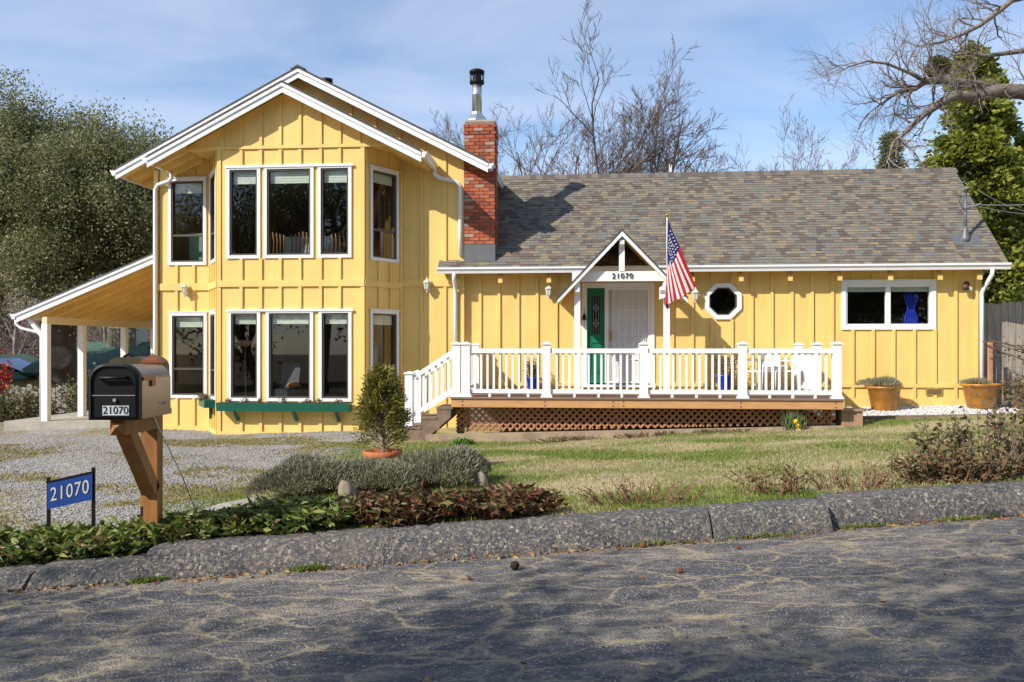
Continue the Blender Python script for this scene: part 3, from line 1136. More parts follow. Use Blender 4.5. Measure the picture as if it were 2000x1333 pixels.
for r in range(34):
    z = 3.80 + r * rowh
    if z > 6.37:
        break
    g = 0.014 if r >= 31 else 0.0
    j = lambda: rb.uniform(-.003, .003)
    if r % 2 == 0:
        for k in range(3):
            brick(bmeshes[pick()], (-1.0 - g + .2175 * k, -0.15 - g + j(), z))
        for k in range(2):
            brick(smeshes[pick()], (-0.345 + g + j(), -0.04 + .2175 * k, z))
    else:
        brick(hb[pick()], (-1.0 - g, -0.15 - g + j(), z))
        for k in range(2):
            brick(bmeshes[pick()], (-1.0 + .110 + .2175 * k, -0.15 - g + j(), z))
        brick(hb[pick()], (-0.448 + g, -0.15 - g + j(), z))
        for k in range(2):
            brick(smeshes[pick()], (-0.345 + g + j(), -0.045 + .2175 * k + .02, z))
part(ch, 'mortar_cap', bx(-0.99, -0.355, -0.14, 0.49, 6.386, 6.43), CONC)
fc = (-0.77, 0.15)
part(ch, 'flue_base', MB().lathe([(0.235, 6.45), (0.235, 6.49), (0.12, 6.62), (0.11, 6.66)], (*fc, 0), 8), STEEL)
part(ch, 'flue_pipe', MB().lathe([(0.105, 6.42), (0.105, 7.02), (0.11, 7.03), (0.11, 7.06), (0.105, 7.07), (0.105, 7.30)], (*fc, 0), 20), STEEL, True)
cap = part(ch, 'flue_cap', MB().lathe([(0.155, 7.28), (0.16, 7.30), (0.16, 7.335), (0.10, 7.335)], (*fc, 0), 20), BLKM)
mb = MB()
for k in range(16):
    a = 2 * PI * k / 16
    mb.tube([(fc[0] + .15 * math.cos(a), fc[1] + .15 * math.sin(a), 7.33), (fc[0] + .15 * math.cos(a), fc[1] + .15 * math.sin(a), 7.50)], 0.007, 4)
mb.lathe([(0.16, 7.50), (0.165, 7.52), (0.165, 7.55), (0.10, 7.585)], (*fc, 0), 20)
mb.lathe([(0.095, 7.33), (0.095, 7.48)], (*fc, 0), 14)
part(ch, 'spark_screen', mb, BLKM)

# ---- entry: frame, green sidelight, white security door
en = part(house, 'door_frame', MB(), WHT) if False else None
mb = MB()
fbox(mb, fw, DOOR[0], DOOR[0] + .10, -0.10, 0.03, 0.83, 2.97)
fbox(mb, fw, DOOR[1] - .085, DOOR[1], -0.10, 0.03, 0.83, 2.97)
fbox(mb, fw, DOOR[0] + .10, DOOR[1] - .085, -0.10, 0.03, 2.865, 2.97)
fbox(mb, fw, AW(1.96), AW(1.992), -0.10, 0.028, 0.86, 2.865)
fbox(mb, fw, DOOR[0] - .02, DOOR[1] + .02, -0.10, 0.07, 0.775, 0.829)
dfm = part(house, 'door_frame', mb, WHT)
sd = part(house, 'green_side_door', fbox(MB(), fw, AW(1.587), AW(1.959), -0.075, -0.035, 0.86, 2.864), DGREEN)
mb = MB()
for (a0, a1, z0, z1) in ((1.66, 1.89, 1.87, 2.72), (1.655, 1.895, 1.08, 1.73)):
    for b in ((a0, a0 + .025, z0, z1), (a1 - .025, a1, z0, z1), (a0 + .025, a1 - .025, z0, z0 + .025), (a0 + .025, a1 - .025, z1 - .025, z1)):
        fbox(mb, fw, AW(b[0]), AW(b[1]), -0.034, -0.02, b[2], b[3])
part(sd, 'panel_moulding', mb, DGREEN)
part(sd, 'leaded_pane', fbox(MB(), fw, AW(1.69), AW(1.86), -0.034, -0.03, 1.90, 2.69), mat('dark_leaded_glass', (0.03, 0.028, 0.025), 0.12, 0.6, 18))
mb = MB()
for zc in (2.12, 2.45):
    for s in (-1, 1):
        mb.tube([fw.p(AW(1.775), -.028, zc - .09), fw.p(AW(1.775) + s * .04, -.028, zc), fw.p(AW(1.775), -.028, zc + .09)], 0.004, 4)
for a in (1.72, 1.775, 1.83):
    mb.tube([fw.p(AW(a), -.028, 1.91), fw.p(AW(a), -.028, 2.68)], 0.003, 4)
for z in (2.12, 2.45):
    mb.tube([fw.p(AW(1.70), -.028, z), fw.p(AW(1.85), -.028, z)], 0.003, 4)
part(sd, 'lead_came', mb, STEEL)
D0, D1 = AW(1.993), AW(2.905)
mb = MB()
fbox(mb, fw, D0, D0 + .045, -0.03, 0.015, 0.86, 2.86)
fbox(mb, fw, D1 - .045, D1, -0.03, 0.015, 0.86, 2.86)
fbox(mb, fw, D0 + .045, D1 - .045, -0.03, 0.015, 2.82, 2.86)
fbox(mb, fw, D0 + .045, D1 - .045, -0.03, 0.015, 0.86, 0.90)
scd = part(house, 'security_door', mb, WHT)
part(scd, 'perforated_screen', fbox(MB(), fw, D0 + .045, D1 - .045, -0.02, -0.012, 0.90, 2.82), mat('screen_sheet', (0.62, 0.61, 0.59), 0.6, 0.06, 60))
part(scd, 'lock_stile', fbox(MB(), fw, D0 + .045, D0 + .13, -0.011, 0.012, 0.90, 2.82), mat('stile_grey', (0.42, 0.41, 0.40), 0.5, 0.05))
for k in range(6):
    a = D0 + .135 + .135 * k
    part(scd, 'bar', fbox(MB(), fw, a - .008, a + .008, -0.004, 0.014, 0.90, 2.82), WHT)
for z in (2.40, 1.88, 1.36):
    part(scd, 'cross_bar', fbox(MB(), fw, D0 + .05, D1 - .05, -0.006, 0.010, z - .008, z + .008), WHT)


def spiral(ca, cz, r0, turns, a0, s=1):
    return [fw.p(ca + (r0 * (1 - .75 * t / 14)) * math.cos(a0 + s * turns * 2 * PI * t / 14), 0.022,
                 cz + (r0 * (1 - .75 * t / 14)) * math.sin(a0 + s * turns * 2 * PI * t / 14)) for t in range(15)]


mb = MB()
mc = (D0 + D1) / 2 + .03
for s in (-1, 1):
    for (ca, cz) in ((mc + s * .26, 2.02), (mc + s * .26, 1.76), (mc + s * .06, 2.20), (mc + s * .075, 1.93), (mc + s * .065, 1.82)):
        mb.tube(spiral(ca, cz, 0.055, 1.2, PI / 2, s), 0.008, 5)
    mb.tube([fw.p(mc + s * .01, .022, 2.20), fw.p(mc + s * .11, .022, 1.98), fw.p(mc + s * .12, .022, 1.92), fw.p(mc + s * .06, .022, 1.86)], 0.008, 5)
    mb.tube([fw.p(mc + s * .12, .022, 1.80), fw.p(mc + s * .07, .022, 1.60), fw.p(mc + s * .01, .022, 1.45)], 0.008, 5)
part(scd, 'scrollwork', mb, WHT)
lp = part(scd, 'lock_plate', fbox(MB(), fw, D0 + .05, D0 + .125, 0.013, 0.02, 1.74, 1.97), BRASS)
for z in (1.80, 1.90):
    part(lp, 'knob', MB().tube([fw.p(D0 + .088, .021, z), fw.p(D0 + .088, .035, z), fw.p(D0 + .088, .06, z), fw.p(D0 + .088, .075, z)], [.014, .014, .028, .018], 10), BRASS, True)

# ---- gabled porch canopy
PU, PA = 2.283, 3.962
pz_ = lambda u: PA - 1.058 * abs(u - PU)
mb = MB()
for s in (-1, 1):
    e = PU + s * 1.287
    mb.prism([(PU, PA), (e, pz_(e)), (e, pz_(e) - .05), (PU, PA - .05)][::s], -1.08, -0.03, 'y')
    e2 = PU + s * 0.66
    mb.prism([(PU, PA - .001), (e2, pz_(e2) - .001), (e2, pz_(e2) - .05), (PU, PA - .05)][::s], -0.03, 0.42, 'y')
porch = part(house, 'porch_canopy', mb, ROOFD)
mb = MB()
for s in (-1, 1):
    e = PU + s * 1.27
    mb.prism([(PU, PA - .051), (e, pz_(e) - .051), (e, pz_(e) - .07), (PU, PA - .07)][::s], -1.05, -0.04, 'y')
part(porch, 'roof_boards', mb, YEL)
for s in (-1, 1):
    e = PU + s * 1.28
    part(porch, 'rake_fascia', MB().prism([(PU, PA - .035), (e, pz_(e) - .035), (e, pz_(e) - .125), (PU, PA - .145)][::s], -1.075, -1.05, 'y'), WHT)
    u = PU + s * 0.888
    part(porch, 'post', bx(u - .06, u + .06, -0.91, -0.79, 0.735, 2.93), WHT)
    part(porch, 'tie_beam', bx(u - .05, u + .05, -0.99, -0.04, 2.76, 2.93) if False else bx(u - .04, u + .04, -0.785, -0.03, 2.80, 2.93), WHT)
    part(porch, 'beam_end', MB().prism([(-1.02, 2.72), (-0.915, 2.66), (-0.915, 2.93), (-1.02, 2.93)], u - .05, u + .05, 'x'), WHT)
bm = part(porch, 'front_beam', bx(PU - 0.99, PU + 0.99, -0.93, -0.77, 2.935, 3.13), WHT)
part(porch, 'king_post', bx(PU - .055, PU + .055, -0.94, -0.84, 3.131, PA - .15), WHT)
part(porch, 'ridge_beam', MB().prism([(-1.04, 3.66), (-0.99, 3.60), (0.2, 3.60), (0.2, 3.74), (-1.04, 3.74)], PU - .045, PU + .045, 'x'), WHT)
num = link('house_number', text_mesh('21070', 0.15, BLACKN, 0.006, 0.98, 1.18), bm)
num.location = (PU + .01, -0.945, 3.033)

# ---- carport lean-to on the left
cz_ = lambda u: 3.70 + 0.401 * (u + 7.964)
CL = -11.2
mb = MB().prism([(-7.865, cz_(-7.865)), (CL, cz_(CL)), (CL, cz_(CL) - .05), (-7.865, cz_(-7.865) - .05)][::-1], 0.0, 5.4, 'y')
cp = part(house, 'carport_roof', mb, ROOFD)
mb = MB().prism([(-7.865, cz_(-7.865) - .051), (CL + .03, cz_(CL + .03) - .051), (CL + .03, cz_(CL + .03) - .075), (-7.865, cz_(-7.865) - .075)][::-1], 0.06, 5.38, 'y')
part(cp, 'roof_boards', mb, YEL)
part(cp, 'rake_fascia', MB().prism([(-7.865, cz_(-7.865) - .04), (CL, cz_(CL) - .04), (CL + .02, cz_(CL) - .225), (-7.865, cz_(-7.865) - .225)][::-1], 0.025, 0.055, 'y'), WHT)
part(cp, 'rake_trim', MB().prism([(-7.865, cz_(-7.865) - .03), (CL, cz_(CL) - .03), (CL, cz_(CL) - .10), (-7.865, cz_(-7.865) - .10)][::-1], 0.0, 0.024, 'y'), WHT)
for k in range(9):
    v = 0.35 + .6 * k
    mb = MB().prism([(-7.865, cz_(-7.865) - .076), (CL + .04, cz_(CL + .04) - .076), (CL + .04, cz_(CL + .04) - .19), (-7.865, cz_(-7.865) - .25)][::-1], v - .022, v + .022, 'y')
    part(cp, 'rafter', mb, YEL)
part(cp, 'eave_beam', bx(-10.62, -10.50, 0.10, 5.3, 2.14, 2.30), mat('cream_paint', (0.72, 0.62, 0.42), 0.6, 0.05))
for v in (0.17, 1.55, 3.45, 5.0):
    part(cp, 'post', bx(-10.635, -10.495, v - .07, v + .07, -0.05, 2.139), WHT)
part(cp, 'knee_brace', MB().bar((-10.97, 0.17, 2.26), (-10.60, 0.17, 1.82), 0.09, 0.09, (0, 1, 0)), WHT)
gutter(cp, 'eave_gutter', (CL, 0.0, cz_(CL) - .03), (CL, 5.4, cz_(CL) - .03), side=-1)
part(cp, 'gutter_outlet', MB().tube([(CL - .05, 0.12, 2.26), (CL - .05, 0.13, 2.14), (CL + .05, 0.14, 2.05), (-10.72, 0.16, 1.95), (-10.68, 0.17, 1.86), (-10.68, 0.17, 0.0)], 0.035, 8), GUT, True)
part(house, 'carport_closet', bx(-8.95, -7.861, 4.7, 7.0, -0.2, 2.9), YEL)
part(house, 'carport_slab', bx(-11.45, -7.87, 0.0, 6.0, -0.5, -0.045), CONC)


# ================================================================== deck and stairs
deck = thing('deck', 'raised wooden deck with white railing and lattice skirt before the front door', 'deck', (2.6, -3.0, 0.0))
DU0, DU1, DZ = -0.82, 5.985, 0.725
for k in range(20):
    v = -3.02 + .1505 * k
    part(deck, 'deck_board', bx(DU0 - .02, DU1 + .02, v, v + .144, DZ - .03 + (k % 3) * .0008, DZ + (k % 3) * .0008), DECKB)
part(deck, 'rim_beam', bx(DU0, 2.14, -2.995, -2.955, 0.545, 0.694), CEDARW)
part(deck, 'rim_beam', bx(2.143, DU1, -2.994, -2.955, 0.545, 0.694), CEDARW)
part(deck, 'side_beam', bx(DU1 - .04, DU1, -2.954, -0.05, 0.545, 0.694), CEDARW)
part(deck, 'side_beam', bx(DU0, DU0 + .04, -2.954, -0.05, 0.545, 0.694), CEDARW)
for u in (0.85, 2.05, 2.23, 4.25, 5.85, -0.62):
    mb = MB()
    for z in (0.585, 0.655):
        mb.tube([(u, -2.993, z), (u, -3.006, z)], 0.012, 8)
    part(deck, 'bolt_pair', mb, LEAD)
for u in (-0.70, 2.14, 5.80):
    part(deck, 'support_post', bx(u - .06, u + .06, -2.70, -2.58, -0.3, 0.544), OLDW)
# lattice: two layers of crossing laths clipped to a sloping foot
lat = part(deck, 'lattice_frame', bx(DU0 + .03, DU1 - .05, -2.735, -2.715, 0.515, 0.543), LATT)
foot = lambda u: 0.075 + 0.031 * (u + .757)


def lath(c, s, v):
    # line u = c + s*(z-0.3); clip between foot and 0.514 and the ends
    zt, zb = 0.514, None
    pts = []
    ub, ut = None, None
    zb = foot(c)
    for _ in range(4):
        zb = foot(c + s * (zb - .3))
    lo, hi = zb, zt
    for lim in (DU0 + .05, DU1 - .07):
        z = .3 + (lim - c) / s
        if lim < 0:      # left end
            if s > 0:
                lo = max(lo, z)
            else:
                hi = min(hi, z)
        else:
            if s > 0:
                hi = min(hi, z)
            else:
                lo = max(lo, z)
    if hi - lo < .03:
        return
    p0, p1 = (c + s * (lo - .3), v, lo), (c + s * (hi - .3), v, hi)
    part(lat, 'lath', MB().bar(p0, p1, 0.008, 0.036, (0, 1, 0)) if False else MB().bar(p0, p1, 0.036, 0.008, (0, 1, 0)), LATT)


k = DU0 - .3
while k < DU1 + .3:
    lath(k, 1.0, -2.738)
    lath(k + .03, -1.0, -2.728)
    k += 0.126
part(deck, 'skirt_sill', MB().hexa([(DU0 - .45, -3.10, -0.3), (DU1, -3.10, -0.2), (DU1, -2.93, -0.2), (DU0 - .45, -2.93, -0.3),
                                    (DU0 - .45, -3.10, 0.05), (DU1, -3.10, 0.265), (DU1, -2.93, 0.265), (DU0 - .45, -2.93, 0.05)]), mat('sill_concrete', (0.33, 0.25, 0.17), 0.9, 0.25, 4, 0.4))


def rail_post(u, v, z0=DZ, h=0.985, skirt=True):
    w = 0.07
    o = part(deck, 'railing_post', bx(u - w, u + w, v - w, v + w, z0, z0 + h - .05), VINYL)
    z = z0 + h - .05
    part(o, 'post_cap', MB().box(u - .09, u + .09, v - .09, v + .09, z + .001, z + .022).add(
        [(u - .085, v - .085, z + .022), (u + .085, v - .085, z + .022), (u + .085, v + .085, z + .022), (u - .085, v + .085, z + .022), (u, v, z + .055)],
        [(0, 1, 4), (1, 2, 4), (2, 3, 4), (3, 0, 4)]), VINYL)
    if skirt:
        a, b = 0.105, 0.071
        vs = [(u + x * a, v + y * a, z0 + .001) for x, y in ((-1, -1), (1, -1), (1, 1), (-1, 1))] + [(u + x * b, v + y * b, z0 + .07) for x, y in ((-1, -1), (1, -1), (1, 1), (-1, 1))]
        part(o, 'post_skirt', MB().hexa(vs), VINYL)


balm = mesh('baluster', MB().box(-.019, .019, -.019, .019, 0, 0.655), VINYL)


def rail_run(p, q, z=DZ, sp=0.113, blocks=True):
    p, q = Vector((*p, 0)), Vector((*q, 0))
    L = (q - p).length
    d = (q - p) / L
    a, b = p + d * .071, q - d * .071
    for z0, z1, w in ((0.785, 0.865, 0.09), (0.068, 0.138, 0.06)):
        zc = z + (z0 + z1) / 2
        part(deck, 'top_rail' if z0 > .5 else 'bottom_rail', MB().bar((a.x, a.y, zc), (b.x, b.y, zc), w, z1 - z0), VINYL)
    n = int((L - .14) / sp)
    e = ((L - .14) - (n - 1) * sp) / 2
    bb_ = deck['b']
    for i in range(n):
        c = a + d * (e + sp * i)
        o = link('baluster', balm, deck)
        o.location = (c.x - bb_[0], c.y - bb_[1], z + .134)
    if blocks:
        for t in (.27, .54, .80):
            c = a.lerp(b, t)
            part(deck, 'rail_foot', bx(c.x - .022, c.x + .022, c.y - .022, c.y + .022, z + .001, z + .067), VINYL)


PV = -2.90
front_posts = [-0.56, 0.88, 2.593, 4.297, 5.891]
for u in front_posts:
    rail_post(u, PV)
rail_post(-0.735, PV)
for a, b in zip(front_posts, front_posts[1:]):
    rail_run((a, PV), (b, PV))
rail_post(5.891, -1.60)
rail_post(5.891, -0.16)
rail_run((5.891, -1.60), (5.891, -0.16), blocks=False)
rail_post(-0.735, -2.12)
rail_post(-0.735, -0.22)
rail_run((-0.735, -2.12), (-0.735, -0.22), blocks=False)
# stairs down to the left
for i, (u0, z) in enumerate(((-1.09, 0.545), (-1.37, 0.365), (-1.65, 0.185))):
    for dv in (0, 0.40):
        part(deck, 'stair_tread', bx(u0, u0 + .29, -3.0 + dv, -3.0 + dv + .395, z - .045, z), OLDW)
for v in (-2.99, -2.25):
    part(deck, 'stair_stringer', MB().prism([(-1.62, -0.10), (-1.36, -0.10), (-0.83, 0.36), (-0.83, 0.50), (-1.08, 0.50), (-1.09, 0.32), (-1.36, 0.32), (-1.37, 0.14), (-1.62, 0.14)], v, v + .04, 'y'), OLDW)
for v in (PV, -2.12):
    rail_post(-1.60, v, 0.19, 0.99, skirt=False)
    part(deck, 'newel_base', bx(-1.665, -1.535, v - .065, v + .065, -0.18, 0.189), OLDW)
    for dz0, w, h in ((1.50, .085, .075), (0.83, .055, .075)):
        part(deck, 'stair_rail', MB().bar((-1.53, v, dz0 - .44), (-0.80, v, dz0 + .035), w, h), VINYL)
    for i in range(6):
        u = -1.45 + .112 * i
        zc = (u + 1.53) / .73 * .475
        part(deck, 'stair_baluster', bx(u - .019, u + .019, v - .019, v + .019, 0.43 + zc, 1.02 + zc), VINYL)
# box step at the right-hand end
bxs = thing('box_step', 'small weathered wooden box step at the right end of the deck', 'step', (6.17, -2.6, 0.2))
for k in range(3):
    part(bxs, 'plank', bx(6.01 + .118 * k, 6.125 + .118 * k, -2.80, -2.4, 0.12, 0.50), mat('box_step_wood', (0.36, 0.22, 0.14), 0.8, 0.15, 5, 0.2))
part(bxs, 'lid', bx(5.998, 6.38, -2.83, -2.38, 0.501, 0.535), mat('box_step_wood', (0.36, 0.22, 0.14)))

# ================================================================== fixtures on the walls


def lantern(u, v, z, label):
    t = thing('wall_lantern', label, 'lantern', (u, v, z), group='white coach lanterns on the yellow walls')
    part(t, 'back_plate', MB().tube([(u, v - .001, z - .02), (u, v - .015, z - .02), (u, v - .03, z - .02)], [.05, .045, .02], 12), LAMPW, True)
    part(t, 'arm', MB().tube([(u, v - .03, z - .02), (u, v - .08, z - .07), (u, v - .12, z - .05), (u, v - .12, z - .02)], .011, 6), LAMPW, True)
    c = (u, v - .12, z)
    part(t, 'cage', MB().lathe([(.02, -.03), (.045, -.02), (.05, -.01)], c, 6), LAMPW)
    part(t, 'glass_body', MB().lathe([(.044, -.009), (.066, .12)], c, 6), mat('lantern_glass', (0.62, 0.60, 0.52), 0.15, 0.1, 10))
    mb = MB()
    for k in range(6):
        a = 2 * PI * k / 6
        mb.bar((c[0] + .047 * math.cos(a), c[1] + .047 * math.sin(a), z - .009), (c[0] + .069 * math.cos(a), c[1] + .069 * math.sin(a), z + .12), .01, .01)
    part(t, 'ribs', mb, LAMPW)
    part(t, 'roof', MB().lathe([(.085, .121), (.08, .135), (.045, .175), (.018, .20), (.02, .215), (.006, .245)], c, 6), LAMPW)
    part(t, 'pendant', MB().lathe([(.006, -.09), (.018, -.06), (.012, -.031)], c, 6), LAMPW)


lantern(-7.13, -0.1, 2.80, 'white wall lantern above the lower left window near the carport')
lantern(-1.79, -0.1, 2.86, 'white wall lantern between bay window and chimney downspout')
lantern(0.79, 0.0, 2.72, 'white wall lantern left of the gabled porch')
lantern(3.83, 0.0, 2.62, 'white wall lantern half hidden behind the hanging flag')

t = thing('flood_light', 'brown twin-socket flood light under the eave at the house corner', 'light', (9.25, 0, 2.88))
part(t, 'junction_box', MB().tube([(9.25, -.001, 2.90), (9.25, -.05, 2.90)], .05, 12), mat('flood_brown', (0.09, 0.05, 0.03), 0.5, 0.1))
part(t, 'lamp_head', MB().tube([(9.23, -.05, 2.90), (9.20, -.10, 2.86), (9.17, -.17, 2.80)], [.02, .045, .06], 12), mat('flood_brown', (0.09, 0.05, 0.03)), True)
part(t, 'sensor', bx(9.24, 9.31, -.13, -.06, 2.76, 2.83), LAMPW)

t = thing('porch_sensor_box', 'white square sensor light box on right porch post beside the flag', 'light', (3.08, -0.92, 2.55))
part(t, 'housing', MB().hexa([(3.02, -1.06, 2.56), (3.13, -1.06, 2.60), (3.13, -.915, 2.60), (3.02, -.915, 2.56), (3.02, -1.06, 2.80), (3.13, -1.06, 2.84), (3.13, -.915, 2.84), (3.02, -.915, 2.80)]), VINYL)
part(t, 'lens', bx(3.03, 3.12, -1.064, -1.0605, 2.66, 2.74), mat('grey_lens', (0.3, 0.3, 0.3), 0.3))

t = thing('door_bell_hanging', 'small dark iron bell hanging beside the green side door', 'bell', (1.53, -0.03, 2.2))
part(t, 'bracket', MB().tube([(1.53, -.031, 2.44), (1.53, -.06, 2.42), (1.53, -.10, 2.38), (1.53, -.10, 2.33)], .006, 6), BLKM)
part(t, 'bell', MB().lathe([(.055, 2.19), (.045, 2.215), (.035, 2.27), (.02, 2.31), (.006, 2.33)], (1.53, -.10, 0), 14), BLKM, True)
part(t, 'pull_cord', MB().tube([(1.53, -.10, 2.2), (1.53, -.10, 2.02)], .006, 5), STEEL)

# flag on a staff leaning out from the right porch post
t = thing('flag', 'american flag hanging from a staff on the right porch post', 'flag', (3.18, -0.95, 2.3))
q0, q1 = Vector((3.17, -0.93, 2.45)), Vector((3.06, -2.25, 4.00))
part(t, 'staff', MB().tube([q0, q1], .013, 8), WHT, True)
part(t, 'finial', MB().lathe([(.008, -.03), (.02, -.015), (.03, .01), (.045, .012), (.02, .03), (.004, .04)], tuple(q1 + Vector((0, -.02, .02))), 10), BRASS, True)
part(t, 'bracket', MB().tube([(3.175, -.911, 2.40), (3.172, -.93, 2.45), (3.16, -1.02, 2.56)], .022, 8), BLKM)
Av = q1 + (q0 - q1) * .02
Bv = q1 + (q0 - q1) * .42
nA, nB = 26, 24
NS = 13
verts, faces, mi = [], [], []
Cv, Dv = Vector((3.07, -1.72, 2.42)), Vector((3.62, -2.02, 2.75))
for i in range(nA + 1):          # along the fly
    s = i / nA
    for j in range(NS * 2 + 1):  # across the stripes, top edge first
        w = j / (NS * 2)
        ww = w ** (1 - .35 * (1 - s))
        p = (Av * (1 - s) + Dv * s) * (1 - ww) + (Bv * (1 - s) + Cv * s) * ww
        fold = .055 * math.sin(ww * 11 + s * 1.5) * s + .02 * math.sin(ww * 23 + s * 4) * s
        p = p + Vector((0.012 * math.sin(ww * 17 + s * 5) * s, fold, -0.04 * math.sin(PI * ww) * s))
        verts.append(p)
for i in range(nA):
    for j in range(NS * 2):
        k = i * (NS * 2 + 1) + j
        faces.append((k, k + 1, k + NS * 2 + 2, k + NS * 2 + 1))
        st = j // 2
        canton = (i / nA < 0.42) and st < 7
        if i / nA < 0.30 and st < 11:
            canton = True
        mi.append(2 if canton else (0 if st % 2 == 0 else 1))
mb = MB()
mb.v, mb.f, mb.m = [tuple(x) for x in verts], faces, mi
cl = part(t, 'cloth', mb, [RED, WHC, NAVY], True)
mb = MB()
for r in range(7):
    for c in range(5):
        i = 3.2 + r * 1.35 - (c % 2) * .6
        j = 1.2 + c * 2.6 + (0.5 if i < 7 else 0)
        if j > 13.2 or i > 10.6:
            continue
        a = verts[int(i) * 27 + int(j)].lerp(verts[(int(i) + 1) * 27 + int(j)], i % 1)
        ctr = a + Vector((0, -.012, 0))
        pts = []
        for kk in range(10):
            rr = .021 if kk % 2 == 0 else .009
            pts.append(ctr + Vector((rr * math.sin(kk * PI / 5), 0, rr * math.cos(kk * PI / 5))))
        mb.add(pts, [tuple(range(10))[::-1]])
part(cl, 'stars', mb, WHC)

# electrical mast with its wires
t = thing('service_mast', 'grey electrical service mast with wires on the roof end', 'mast', (9.38, 0.35, 3.9))
mu, mv = 9.36, 0.30
mzb = wz(mv)
part(t, 'flashing', MB().lathe([(.10, -.06), (.085, .02), (.05, .18), (.035, .26)], (mu, mv, mzb), 12), LEAD, True)
part(t, 'flashing_plate', MB().hexa([(mu - .28, mv - .16, wz(mv - .16) + .012), (mu + .28, mv - .16, wz(mv - .16) + .012), (mu + .28, mv + .1, wz(mv + .1) + .012), (mu - .28, mv + .1, wz(mv + .1) + .012),
                                     (mu - .28, mv - .16, wz(mv - .16) + .02), (mu + .28, mv - .16, wz(mv - .16) + .02), (mu + .28, mv + .1, wz(mv + .1) + .02), (mu - .28, mv + .1, wz(mv + .1) + .02)]), LEAD)
part(t, 'pipe', MB().tube([(mu, mv, mzb), (mu, mv, mzb + .98)], .03, 10), LEAD, True)
part(t, 'weather_head', MB().tube([(mu, mv, mzb + .96), (mu + .01, mv - .02, mzb + 1.04), (mu + .06, mv - .06, mzb + 1.05)], [.035, .05, .03], 10), LEAD, True)
part(t, 'insulator', MB().tube([(mu - .1, mv - .03, mzb + .62), (mu + .12, mv, mzb + .66), (mu + .3, mv, mzb + .72)], .02, 6), STEEL)
for k, (dz0, e) in enumerate(((.70, (13.5, -1.0, 5.3)), (.66, (14.0, 2.5, 5.2)), (.98, (13.5, 4.0, 5.2)))):
    a, b = Vector((mu + .28, mv, mzb + dz0)), Vector(e)
    pts = [a.lerp(b, i / 10) + Vector((0, 0, -.35 * math.sin(PI * i / 10))) for i in range(11)]
    part(t, 'wire', MB().tube(pts, .007, 5), STEEL)
part(t, 'drip_loop', MB().tube([(mu + .05, mv - .05, mzb + 1.04), (mu - .12, mv - .1, mzb + .95), (mu - .16, mv - .1, mzb + .75), (mu - .05, mv - .06, mzb + .6), (mu + .1, mv - .02, mzb + .64)], .006, 5), BLKM)
t = thing('roof_antenna', 'tiny white antenna post peeping over the wing ridge', 'antenna', (3.5, 3.6, 4.5))
part(t, 'stem', MB().tube([(3.62, 3.2, 4.6), (3.62, 3.2, 6.02)], .012, 6), VINYL)
part(t, 'fork', MB().box(3.585, 3.605, 3.19, 3.21, 5.93, 6.12).box(3.635, 3.655, 3.19, 3.21, 5.93, 6.10).box(3.59, 3.65, 3.188, 3.212, 6.0, 6.03), VINYL)

# window boxes
t = thing('window_box', 'long dark green window box under the lower bay windows', 'planter', (-4.48, -1.2, 0.2))
part(t, 'trough', MB().prism([(-1.30, 0.315), (-1.11, 0.315), (-1.085, 0.485), (-1.335, 0.485)], -5.93, -3.17, 'x'), GREEN)
part(t, 'soil', bx(-5.91, -3.19, -1.31, -1.10, 0.4855, 0.49), SOIL)
for u in (-5.56, -4.32, -3.44):
    part(t, 'bracket', MB().prism([(-1.30, 0.314), (-1.26, 0.314), (-1.075, 0.15), (-1.075, 0.10), (-1.11, 0.10)], u - .03, u + .03, 'x'), GREEN)
t2 = thing('window_box', 'short green window box on the left splay of the bay', 'planter', (-6.45, -0.75, 0.3))
mb = MB()
fbox(mb, fl, 0.12, 1.02, 0.035, 0.25, 0.36, 0.52)
part(t2, 'trough', mb, GREEN)
part(t2, 'bracket', fpoly(MB(), fl, [(0.52, .359), (0.58, .359), (0.58, .10), (0.52, .10)], 0.035, 0.09), GREEN)

# ================================================================== seen through the windows
t = thing('floor_lamp', 'tall torchiere floor lamp behind the lower left bay window', 'lamp', (-5.62, -0.55, 0.34))
part(t, 'stem', MB().lathe([(.14, .34), (.14, .36), (.015, .38), (.015, 1.62)], (-5.62, -.55, 0), 12), BRASS, True)
part(t, 'bowl', MB().lathe([(.02, 1.62), (.09, 1.66), (.17, 1.76), (.16, 1.76), (.03, 1.66)], (-5.62, -.55, 0), 16), mat('lamp_bowl', (0.65, 0.38, 0.18), 0.5), True)


def slat_chair(u, v, z, label):
    t = thing('chair', label, 'chair', (u, v, z), group='striped chairs upstairs in the bay')
    for k in range(7):
        x = u - .24 + .08 * k
        part(t, 'back_slat', MB().tube([(x, v, z + .45), (x * .98 + u * .02, v + .06 - .05 * abs(k - 3) / 3, z + .78), (x * 1.02 - u * .02, v - .03, z + .98 - .02 * abs(k - 3))], .018, 5), mat('chair_wood', (0.33, 0.15, 0.06), 0.5), True)
    part(t, 'seat', bx(u - .27, u + .27, v, v + .5, z + .40, z + .46), mat('chair_seat', (0.25, 0.2, 0.14), 0.8))
    for sx in (-.24, .24):
        for sv in (.03, .46):
            part(t, 'leg', bx(u + sx - .02, u + sx + .02, v + sv - .02, v + sv + .02, z, z + .399), mat('chair_wood', (0.33, 0.15, 0.06)))


